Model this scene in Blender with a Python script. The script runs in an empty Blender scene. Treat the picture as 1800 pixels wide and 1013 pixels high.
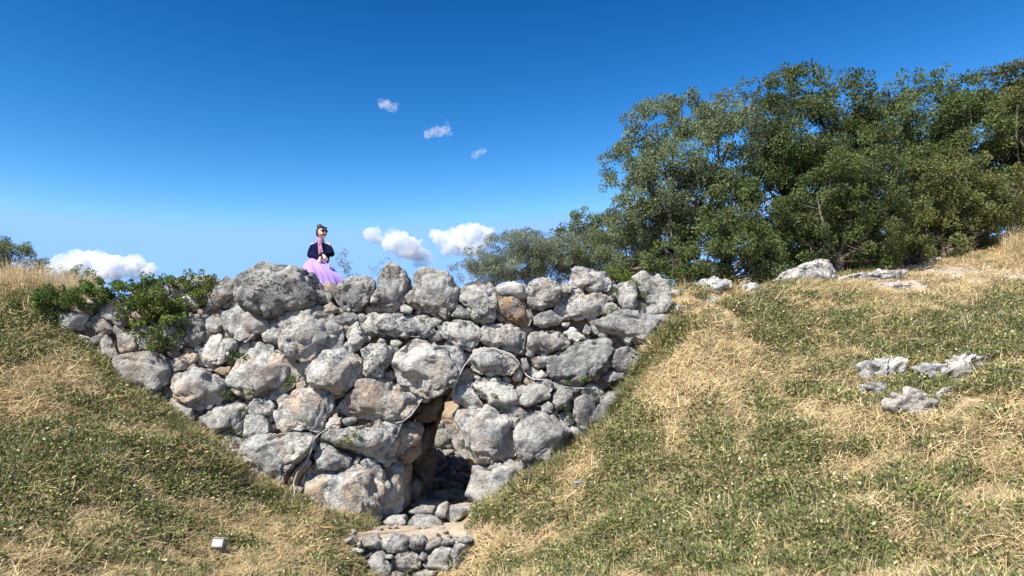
import bpy, math, random
import numpy as np
from mathutils import Vector, Matrix, Euler
rng = np.random.default_rng(7)
random.seed(7)
sc = bpy.context.scene
# ------------------------------------------------------------------ camera, sky, sun, exposure
K = 0.72                     # layout units -> metres
FPX, CX, HY, CZ = 1285.0, 900.0, 700.0, 2.5
cam_d = bpy.data.cameras.new("camera"); cam = bpy.data.objects.new("camera", cam_d)
sc.collection.objects.link(cam); sc.camera = cam
cam.location = (0, 0, CZ*K); cam.rotation_euler = (math.radians(90), 0, 0)
cam_d.sensor_width = 36; cam_d.lens = 36*FPX/1800
cam_d.shift_y = (HY-506.5)/1800.0
cam_d.clip_start = 0.1; cam_d.clip_end = 20000
SUN = Vector((-0.44, -0.50, 0.75)).normalized()
world = bpy.data.worlds.new("World"); sc.world = world; world.use_nodes = True
nt = world.node_tree; nt.nodes.clear()
sky = nt.nodes.new('ShaderNodeTexSky'); sky.sky_type = 'NISHITA'; sky.sun_disc = False
sky.sun_elevation = math.asin(SUN.z); sky.sun_rotation = math.atan2(SUN.x, SUN.y)
sky.altitude = 900; sky.air_density = 1.25; sky.dust_density = 0.15; sky.ozone_density = 3.0
bg = nt.nodes.new('ShaderNodeBackground'); bg.inputs[1].default_value = 0.12
wo = nt.nodes.new('ShaderNodeOutputWorld')
EXPO = 0.98
sepc = nt.nodes.new('ShaderNodeSeparateColor'); comc = nt.nodes.new('ShaderNodeCombineColor'); nt.links.new(sky.outputs[0], sepc.inputs[0])
for _i, (_e, _m, _cap) in enumerate(((4.8, .0045, .25), (2.7, .0158, .48), (2.2, .0216, .95))):      # one deep-blue grade for the whole sky
    _s = sepc.outputs[_i]
    for _op, _v in (('POWER', _e), ('MULTIPLY', _m*1.366/2**EXPO/.12), ('MINIMUM', _cap*1.366/2**EXPO/.12)):
        _n = nt.nodes.new('ShaderNodeMath'); _n.operation = _op; nt.links.new(_s, _n.inputs[0]); _n.inputs[1].default_value = _v; _s = _n.outputs[0]
    nt.links.new(_s, comc.inputs[_i])
nt.links.new(comc.outputs[0], bg.inputs[0]); nt.links.new(bg.outputs[0], wo.inputs[0])
sun_d = bpy.data.lights.new("sun", 'SUN'); sun_d.energy = 4.6; sun_d.angle = math.radians(0.55); sun_d.color = (1, .95, .87)
sun = bpy.data.objects.new("sun", sun_d); sc.collection.objects.link(sun)
sun.rotation_euler = SUN.to_track_quat('Z', 'Y').to_euler(); sun.location = (-30, -30, 60)
sc.view_settings.view_transform = 'Standard'; sc.view_settings.look = 'None'
sc.view_settings.exposure = EXPO; sc.view_settings.gamma = 1.0
sc.cycles.volume_bounces = 5; sc.cycles.max_bounces = 5; sc.cycles.diffuse_bounces = 3; sc.cycles.transparent_max_bounces = 8
sc.cycles.use_adaptive_sampling = True

# ------------------------------------------------------------------ helpers
def P(px, py, Y):            # picture point at layout depth Y -> layout space
    return np.array([(px-CX)/FPX*Y, Y, CZ+(HY-py)/FPX*Y])
def proj(p):
    return CX+FPX*p[..., 0]/p[..., 1], HY-FPX*(p[..., 2]-CZ)/p[..., 1]
def _hash(ix, iy, iz):
    h = (ix.astype(np.uint32)*np.uint32(374761393) + iy.astype(np.uint32)*np.uint32(668265263) + iz.astype(np.uint32)*np.uint32(2246822519))
    h = (h ^ (h >> np.uint32(13)))*np.uint32(1274126177)
    return ((h ^ (h >> np.uint32(16))) & np.uint32(0xffff)).astype(np.float64)/32767.5-1.0
def noise(p, seed=0):        # value noise, -1..1
    p = np.asarray(p, float)+np.array([seed*17.13, seed*7.77, seed*3.31])
    i = np.floor(p).astype(np.int64); f = p-i; f = f*f*f*(f*(f*6-15)+10)
    r = 0
    for dx in (0, 1):
        for dy in (0, 1):
            for dz in (0, 1):
                w = (f[:, 0] if dx else 1-f[:, 0])*(f[:, 1] if dy else 1-f[:, 1])*(f[:, 2] if dz else 1-f[:, 2])
                r = r+w*_hash(i[:, 0]+dx, i[:, 1]+dy, i[:, 2]+dz)
    return r
def fbm(p, seed=0, oct=3, gain=.5, lac=2.1):
    a, r, s = 1.0, 0, np.asarray(p, float)
    for o in range(oct):
        r = r+a*noise(s, seed+o*5); s = s*lac; a *= gain
    return r
def noise2(x, y, seed=0):
    return noise(np.stack([x, y, np.zeros_like(x)], -1), seed)
def mesh(name, v, f, mats=None, smooth=True, col=None):
    m = bpy.data.meshes.new(name)
    v = np.asarray(v, np.float32)*K
    if isinstance(f, np.ndarray):
        n, k = f.shape
        m.vertices.add(len(v)); m.vertices.foreach_set('co', v.ravel())
        m.loops.add(n*k); m.loops.foreach_set('vertex_index', f.astype(np.int32).ravel())
        m.polygons.add(n); m.polygons.foreach_set('loop_start', np.arange(0, n*k, k, dtype=np.int32))
        m.update(calc_edges=True)
    else:
        m.from_pydata([tuple(x) for x in v], [], f)
    m.polygons.foreach_set('use_smooth', np.full(len(m.polygons), smooth))
    if mats is not None: m.materials.append(mats)
    if col is not None:
        a = m.attributes.new('col', 'FLOAT_COLOR', 'POINT')
        c = np.ones((len(v), 4), np.float32); c[:, :3] = col
        a.data.foreach_set('color', c.ravel())
    m.update()
    return m
def link(name, data, parent=None, loc=None):
    o = bpy.data.objects.new(name, data); sc.collection.objects.link(o)
    if loc is not None: o.location = tuple(np.asarray(loc, float)*K)
    if parent is not None: o.parent = parent
    return o
def tag(o, label=None, cat=None, group=None, kind=None):
    if label: o['label'] = label
    if cat: o['category'] = cat
    if group: o['group'] = group
    if kind: o['kind'] = kind
    return o
def thing(name, label, cat, loc=(0, 0, 0), group=None):
    return tag(link(name, None, loc=loc), label, cat, group)

# ------------------------------------------------------------------ materials
def newmat(name):
    m = bpy.data.materials.new(name); m.use_nodes = True
    n = m.node_tree; b = n.nodes['Principled BSDF']; b.inputs['Roughness'].default_value = .9
    b.inputs['Specular IOR Level'].default_value = .25
    return m, n, b
class NB:
    def __init__(s, n): s.n = n
    def node(s, t, **kw):
        x = s.n.nodes.new(t)
        for k, v in kw.items(): setattr(x, k, v)
        return x
    def put(s, sock, v):
        if hasattr(v, 'links') or isinstance(v, bpy.types.NodeSocket): s.n.links.new(v, sock)
        else: sock.default_value = v
    def noise(s, vec, scale, detail=4, rough=.55, dist=0):
        x = s.node('ShaderNodeTexNoise'); s.put(x.inputs['Vector'], vec)
        x.inputs['Scale'].default_value = scale; x.inputs['Detail'].default_value = detail
        x.inputs['Roughness'].default_value = rough; x.inputs['Distortion'].default_value = dist
        return x.outputs['Fac']
    def ramp(s, fac, a, b):
        x = s.node('ShaderNodeMapRange'); s.put(x.inputs[0], fac); s.put(x.inputs[1], a); s.put(x.inputs[2], b)
        x.interpolation_type = 'SMOOTHSTEP'
        return x.outputs[0]
    def mix(s, f, a, b, mode='MIX'):
        x = s.node('ShaderNodeMix', data_type='RGBA', blend_type=mode)
        s.put(x.inputs[0], f)
        for sock, v in ((x.inputs[6], a), (x.inputs[7], b)):
            s.put(sock, (*v, 1) if isinstance(v, tuple) and len(v) == 3 else v)
        return x.outputs[2]
    def math(s, op, a, b=0.0, clamp=False):
        x = s.node('ShaderNodeMath', operation=op, use_clamp=clamp); s.put(x.inputs[0], a); s.put(x.inputs[1], b)
        return x.outputs[0]

def rock_material():
    m, n, b = newmat("limestone"); q = NB(n)
    tc = q.node('ShaderNodeTexCoord'); oi = q.node('ShaderNodeObjectInfo')
    off = q.node('ShaderNodeVectorMath', operation='SCALE'); off.inputs[0].default_value = (37, 21, 55); n.links.new(oi.outputs['Random'], off.inputs['Scale'])
    ad = q.node('ShaderNodeVectorMath', operation='ADD'); n.links.new(tc.outputs['Object'], ad.inputs[0]); n.links.new(off.outputs[0], ad.inputs[1])
    v = ad.outputs[0]
    sp = q.node('ShaderNodeSeparateColor'); n.links.new(oi.outputs['Color'], sp.inputs[0])
    lich, warm, bright = sp.outputs[0], sp.outputs[1], sp.outputs[2]
    big = q.noise(v, 2.6, 5, .6, .4); med = q.noise(v, 7, 6, .65, .6); fine = q.noise(v, 34, 5, .7)
    c = q.mix(q.ramp(big, .38, .62), (.215, .22, .218), (.53, .51, .455))
    c = q.mix(q.math('MULTIPLY', q.ramp(med, .42, .66), .75), c, (.62, .595, .53))
    wn = q.noise(v, 1.9, 4, .6, .8)
    c = q.mix(q.math('MULTIPLY', q.ramp(wn, .44, .66), warm), c, (.50, .345, .215))
    # black lichen spots in drifts
    s1 = q.ramp(q.noise(v, 22, 4, .65, .3), .50, .57); d1 = q.ramp(q.noise(v, 3.2, 3, .6), .42, .60)
    c = q.mix(q.math('MULTIPLY', q.math('MULTIPLY', s1, d1), lich), c, (.045, .045, .045))
    s3 = q.ramp(q.noise(v, 9, 5, .7, .5), .52, .66)
    c = q.mix(q.math('MULTIPLY', q.math('MULTIPLY', s3, lich), .85), c, (.13, .13, .125))
    # pale lichen rosettes
    vo = q.node('ShaderNodeTexVoronoi'); vo.inputs['Scale'].default_value = 9; n.links.new(v, vo.inputs['Vector'])
    ds = q.math('ADD', vo.outputs['Distance'], q.math('MULTIPLY', fine, .25))
    s2 = q.math('MULTIPLY', q.ramp(ds, .50, .40), q.ramp(q.noise(v, 2.3, 2), .52, .62))
    c = q.mix(q.math('MULTIPLY', s2, q.math('MULTIPLY', lich, .8)), c, (.62, .62, .60))
    # ochre lichen
    s4 = q.math('MULTIPLY', q.ramp(q.noise(v, 11, 4, .7), .60, .68), q.ramp(q.noise(v, 1.7, 2), .60, .68))
    c = q.mix(q.math('MULTIPLY', s4, .7), c, (.42, .22, .05))
    c = q.mix(q.math('MULTIPLY', q.ramp(fine, .35, .25), .6), c, (.08, .078, .07))
    mu = q.mix(1.0, c, q.node('ShaderNodeCombineColor').outputs[0], 'MULTIPLY')
    cc = n.nodes[-1] if False else [x for x in n.nodes if x.bl_idname == 'ShaderNodeCombineColor'][0]
    for i in range(3): n.links.new(bright, cc.inputs[i])
    n.links.new(mu, b.inputs['Base Color'])
    h = q.math('ADD', q.math('MULTIPLY', q.noise(v, 5.5, 8, .68, .5), 1.0), q.math('MULTIPLY', fine, .30))
    h = q.math('SUBTRACT', h, q.math('MULTIPLY', q.math('MULTIPLY', s1, d1), .10))
    bp = q.node('ShaderNodeBump'); bp.inputs['Strength'].default_value = .95; bp.inputs['Distance'].default_value = .12
    n.links.new(h, bp.inputs['Height']); n.links.new(bp.outputs[0], b.inputs['Normal'])
    b.inputs['Roughness'].default_value = .95
    return m
ROCK = rock_material()

def soil_material(name, c1, c2, c3, sc1=1.2):
    m, n, b = newmat(name); q = NB(n)
    g = q.node('ShaderNodeNewGeometry'); v = g.outputs['Position']
    c = q.mix(q.ramp(q.noise(v, sc1, 5, .6, .3), .38, .62), c1, c2)
    c = q.mix(q.ramp(q.noise(v, 14, 6, .7), .48, .66), c, c3)
    c = q.mix(q.math('MULTIPLY', q.ramp(q.noise(v, 60, 3, .6), .55, .7), .6), c, (.05, .04, .028))
    n.links.new(c, b.inputs['Base Color'])
    bp = q.node('ShaderNodeBump'); bp.inputs['Strength'].default_value = .9; bp.inputs['Distance'].default_value = .04
    h = q.math('ADD', q.noise(v, 12, 7, .7), q.math('MULTIPLY', q.noise(v, 60, 3, .6), .4))
    n.links.new(h, bp.inputs['Height']); n.links.new(bp.outputs[0], b.inputs['Normal'])
    return m
GROUND = soil_material("slope_soil", (.28, .195, .115), (.38, .285, .175), (.46, .37, .24))
DIRT = soil_material("pale_dirt", (.37, .28, .19), (.45, .36, .26), (.52, .45, .35), 3)
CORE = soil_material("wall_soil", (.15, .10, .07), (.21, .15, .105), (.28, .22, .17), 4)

def leaf_material(name, trans=.3, rough=.6, var=.35, spec=.3):
    m, n, b = newmat(name); q = NB(n)
    at = q.node('ShaderNodeAttribute'); at.attribute_name = 'col'
    oi = q.node('ShaderNodeObjectInfo')
    g = q.node('ShaderNodeNewGeometry')
    hs = q.node('ShaderNodeHueSaturation'); n.links.new(at.outputs['Color'], hs.inputs['Color'])
    n.links.new(q.math('ADD', 1-var/2, q.math('MULTIPLY', oi.outputs['Random'], var)), hs.inputs['Value'])
    n.links.new(hs.outputs[0], b.inputs['Base Color'])
    b.inputs['Roughness'].default_value = rough; b.inputs['Specular IOR Level'].default_value = spec
    tr = q.node('ShaderNodeBsdfTranslucent'); n.links.new(hs.outputs[0], tr.inputs[0])
    mx = q.node('ShaderNodeMixShader'); mx.inputs[0].default_value = trans
    n.links.new(b.outputs[0], mx.inputs[1]); n.links.new(tr.outputs[0], mx.inputs[2])
    n.links.new(mx.outputs[0], n.nodes['Material Output'].inputs[0])
    return m
LEAF = leaf_material("leaf"); GRASS = leaf_material("grass_blade", .25, .8, .5, .15)
def plain(name, c, rough=.7, spec=.3, nscale=0, namt=.3, sheen=0):
    m, n, b = newmat(name); b.inputs['Roughness'].default_value = rough; b.inputs['Specular IOR Level'].default_value = spec
    if nscale:
        q = NB(n); tc = q.node('ShaderNodeTexCoord')
        f = q.noise(tc.outputs['Object'], nscale, 4, .6)
        n.links.new(q.mix(q.ramp(f, .3, .7), tuple(x*(1-namt) for x in c), tuple(min(1, x*(1+namt)) for x in c)), b.inputs['Base Color'])
    else: b.inputs['Base Color'].default_value = (*c, 1)
    if sheen: b.inputs['Sheen Weight'].default_value = sheen
    return m
BARK = plain("bark", (.13, .105, .08), .95, .1, 14, .5)

# ------------------------------------------------------------------ terrain
def Y0(py): return 14.65+(930-py)/450*0.6
cp = []
for px, py, Y in [
    (-150, 500, 17), (0, 512, 16.2), (60, 520, 15.6), (0, 560, 15), (0, 620, 14.2), (90, 600, 14.9), (180, 685, 14.55), (240, 720, 14.5), (300, 755, 14.35), (360, 800, 14.2), (420, 862, 14.1), (500, 905, 13.95), (590, 945, 13.8),
    (0, 750, 12.4), (150, 760, 13.2), (0, 870, 10.7), (200, 880, 11.7), (380, 930, 12.7), (0, 1013, 9), (200, 1013, 10), (400, 1013, 11.3), (560, 1000, 12.6), (655, 1060, 13.1), (760, 1080, 13.1), (825, 1045, 13.1),
    (860, 960, 13.5), (860, 902, 14.3), (945, 846, 14.55), (1048, 782, 14.8), (1115, 690, 15.05), (1160, 600, 15.25), (1205, 540, 15.6), (1195, 514, 17.6), (1160, 512, 18.5), (1240, 532, 16), (1300, 520, 16.5), (1380, 511, 17.2), (1480, 503, 18), (1500, 490, 19.5), (1640, 500, 17.8), (1700, 465, 20), (1800, 445, 20.5),
    (920, 1013, 12.0), (1100, 1013, 10.5), (1400, 1013, 9), (1800, 1013, 7.6), (1000, 925, 13.2), (1200, 900, 11.8), (1500, 900, 10.2), (1800, 900, 8.8), (1200, 760, 13.3), (1400, 720, 13.0), (1600, 720, 12.0), (1800, 720, 10.9), (1300, 620, 14.7), (1450, 600, 14.9), (1600, 610, 14.2), (1800, 610, 13.3), (1550, 535, 16.6), (1800, 530, 15.8)]:
    cp.append(P(px, py, Y))
W3 = [(0, 0, .9), (0, 4, .75), (0, 8, .2), (-9, 0, 1.2), (9, 0, 1.6), (12, 6, 3.2), (-12, 8, 1.8), (-14, 13, 4.0), (16, 12, 4.8), (20, 20, 7.6), (-13, 18, 4.75), (-16, 24, 4.9), (-10, 26, 4.8), (-9, 19, 4.4), (-6, 24, 4.6),
      (-1.8, 15, -.1), (-1.8, 17, -.12), (-1.8, 19, -.1), (-1.8, 21, .1), (-1.8, 23.5, 1.5), (-1.8, 26, 2.6), (-1.8, 30, 4.2), (-1.0, 25, 2.2),
      (-4.9, 18, .6), (-4.9, 21, 1.2), (-7.5, 18, 2.6), (-7.5, 21, 3.0), (.9, 18, .6), (.9, 21, 1.2), (2.3, 18, 2.6), (2.6, 21, 3.2), (4, 18.5, 4.7), (4, 22, 5.0), (6, 22, 5.4), (10, 23, 6.2), (14, 26, 7.6), (2, 27, 5.0), (-4, 30, 4.9), (0, 36, 5.2), (12, 36, 8), (-14, 36, 5.6)]
cp = np.array(cp+[np.array(w, float) for w in W3])
def _tps(r): return np.where(r > 1e-9, r*r*np.log(np.maximum(r, 1e-9)), 0)
_n = len(cp); _A = np.zeros((_n+3, _n+3))
_A[:_n, :_n] = _tps(np.linalg.norm(cp[:, None, :2]-cp[None, :, :2], axis=2))+np.eye(_n)*.02
_A[:_n, _n] = 1; _A[:_n, _n+1:] = cp[:, :2]; _A[_n, :_n] = 1; _A[_n+1:, :_n] = cp[:, :2].T
_w = np.linalg.solve(_A, np.concatenate([cp[:, 2], [0, 0, 0]]))
def terr(x, y, detail=True):
    x = np.asarray(x, float).ravel(); y = np.asarray(y, float).ravel()
    cx, cy = np.clip(x, -17, 21), np.clip(y, -1, 37)
    z = _w[_n]+_w[_n+1]*cx+_w[_n+2]*cy
    for i in range(_n): z = z+_w[i]*_tps(np.hypot(cx-cp[i, 0], cy-cp[i, 1]))
    far = np.hypot(x-cx, y-cy)
    z = z*np.exp(-far/60)+(4.5*(1-np.exp(-far/60)))
    if detail:
        w = np.exp(-far/20)
        z = z+w*(.13*noise2(x*.9, y*.9, 3)+.085*noise2(x*2.4, y*2.4, 4)+.03*noise2(x*6, y*6, 5))
    return z
def axis(a, b, lo, hi, step, far):
    c = list(np.arange(a, b, step)); l = []; s = step; p = a
    while p > lo: s *= 1.25; p -= s; l.append(p)
    r = []; s = step; p = b
    while p < hi: p += s; r.append(p); s *= 1.25
    return np.array(l[::-1]+c+r)
gx = axis(-13, 15, -700, 700, .1, 0); gy = axis(6, 24, -300, 900, .1, 0)
GX, GY = np.meshgrid(gx, gy); gz = terr(GX, GY).reshape(GX.shape)
v = np.stack([GX, GY, gz], -1).reshape(-1, 3); nx, ny = len(gx), len(gy)
ii = (np.arange(ny-1)[:, None]*nx+np.arange(nx-1)[None, :]).ravel()
gm = mesh("ground", v, np.stack([ii, ii+1, ii+nx+1, ii+nx], -1), GROUND); gm.materials.append(DIRT)
fc = (v[ii]+v[ii+nx+1])/2; near = (fc[:, 1] > 6) & (fc[:, 1] < 26); fx, fy = proj(np.where(near[:, None], fc, [0, 10, 0]))
bd = np.maximum(np.exp(-((fx-1700)/250)**4-((fy-484)/32)**4), np.exp(-((fx-740)/130)**2-((fy-985)/60)**2))+.25*noise2(fc[:, 0]*2, fc[:, 1]*2, 8)
gm.polygons.foreach_set('material_index', (near & (bd > .5)).astype(np.int32))
tag(link("ground", gm), kind='structure')

# ------------------------------------------------------------------ stones
import bmesh
_ico = {}
def ico(n):
    if n not in _ico:
        bm = bmesh.new(); bmesh.ops.create_icosphere(bm, subdivisions=n, radius=1)
        _ico[n] = (np.array([x.co[:] for x in bm.verts]), np.array([[x.index for x in f.verts] for f in bm.faces])); bm.free()
    return _ico[n]
def stone_mesh(poly, Y, seed, front=None, back=None, rough=1.0, box=.42, sub=None):
    """outline (picture points at depth Y) -> closed boulder mesh in layout units, its own centre"""
    pts = np.array([P(a, b, Y) for a, b in poly])[:, [0, 2]]
    # centroid of polygon
    x, z = pts[:, 0], pts[:, 1]; x2, z2 = np.roll(x, -1), np.roll(z, -1); cr = x*z2-x2*z; A = cr.sum()/2
    c = np.array([((x+x2)*cr).sum(), ((z+z2)*cr).sum()])/(6*A)
    size = math.sqrt(abs(A))
    # polar radius
    th = np.linspace(-np.pi, np.pi, 181)[:-1]; R = np.zeros(180)
    q = pts-c; q2 = np.roll(q, -1, 0)
    for k, t in enumerate(th):
        d = np.array([math.cos(t), math.sin(t)]); e = q2-q
        den = d[0]*e[:, 1]-d[1]*e[:, 0]; den = np.where(abs(den) < 1e-9, 1e-9, den)
        tt = (q[:, 0]*e[:, 1]-q[:, 1]*e[:, 0])/den; uu = (q[:, 0]*d[1]-q[:, 1]*d[0])/den
        ok = (uu >= -1e-6) & (uu <= 1+1e-6) & (tt > 0)
        R[k] = tt[ok].max() if ok.any() else size*.5
    for _ in range(2): R = .25*np.roll(R, 1)+.5*R+.25*np.roll(R, -1)
    R *= 1.06
    npx = size*FPX/Y
    n = sub or (6 if npx > 85 else 5 if npx > 45 else 4 if npx > 22 else 3)
    d, f = ico(n); d = d.copy(); r = np.random.default_rng(seed)
    s = np.hypot(d[:, 0], d[:, 2]); t = np.arctan2(d[:, 2], d[:, 0])
    rr = np.interp(t, np.append(th, np.pi), np.append(R, R[0]))
    # unit-space boulder, chipped by planes
    u = np.stack([np.cos(t)*s**box, np.sign(d[:, 1])*abs(d[:, 1])**.75, np.sin(t)*s**box], -1)
    for _j in range(r.integers(8, 13)):
        a = r.normal(size=3); a[1] = -abs(a[1])-.25
        if _j == 0: a = np.array([r.normal()*.28, -1, r.normal()*.28])
        a /= np.linalg.norm(a); o = (r.uniform(.5, .72) if _j == 0 else r.uniform(.6, .9))*np.max(u@a); ex = np.maximum(u@a-o, 0); u[:, 1] += np.minimum(ex/max(-a[1], .3)*.9, np.maximum(.1-u[:, 1], 0)*.9)
    ff = front if front is not None else size*r.uniform(.30, .42); bb = back if back is not None else max(size*.55, .3)
    p = np.stack([u[:, 0]*rr, np.where(u[:, 1] < 0, u[:, 1]*ff, u[:, 1]*bb), u[:, 2]*rr], -1)
    nrm = d/np.linalg.norm(d, axis=1)[:, None]
    k = seed % 997
    am = min(size, .9)*rough
    disp = .085*fbm(p*2.0/max(size, .3), k, 2)*am
    rid = 1-abs(noise(p*3.4/max(size, .35)+noise(p*2.2, k)[:, None]*.5, k+3)); disp = disp-.075*am*np.maximum(rid-.74, 0)/.26
    if n >= 4: disp = disp+.030*am*fbm(p*8/max(size, .4), k+9, 3)+.008*noise(p*24, k+20)
    p = p+nrm*disp[:, None]
    return p, f, np.array([c[0], Y, c[1]]), size
SOLID = []
def stone(name, poly, Y, parent, seed, color=(.5, .25, 1), mat=None, **kw):
    p, f, c, size = stone_mesh(poly, Y, seed, **kw)
    o = link(name, mesh(name, p, f, mat or ROCK), parent, c); SOLID.append((p+c, f))
    o.color = (*color, 1)
    return o
REG = {'A': (60, 440, .2961), 'B': (380, 440, .2961), 'C': (680, 440, .2961), 'D': (980, 430, .2961), 'E': (380, 640, .2961), 'F': (680, 640, .2961), 'G': (560, 820, .2), 'J': (660, 690, .2369)}
def px(reg, pts):
    a, b, s = REG[reg]
    return [(a+x*s, b+y*s) for x, y in pts]
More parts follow.
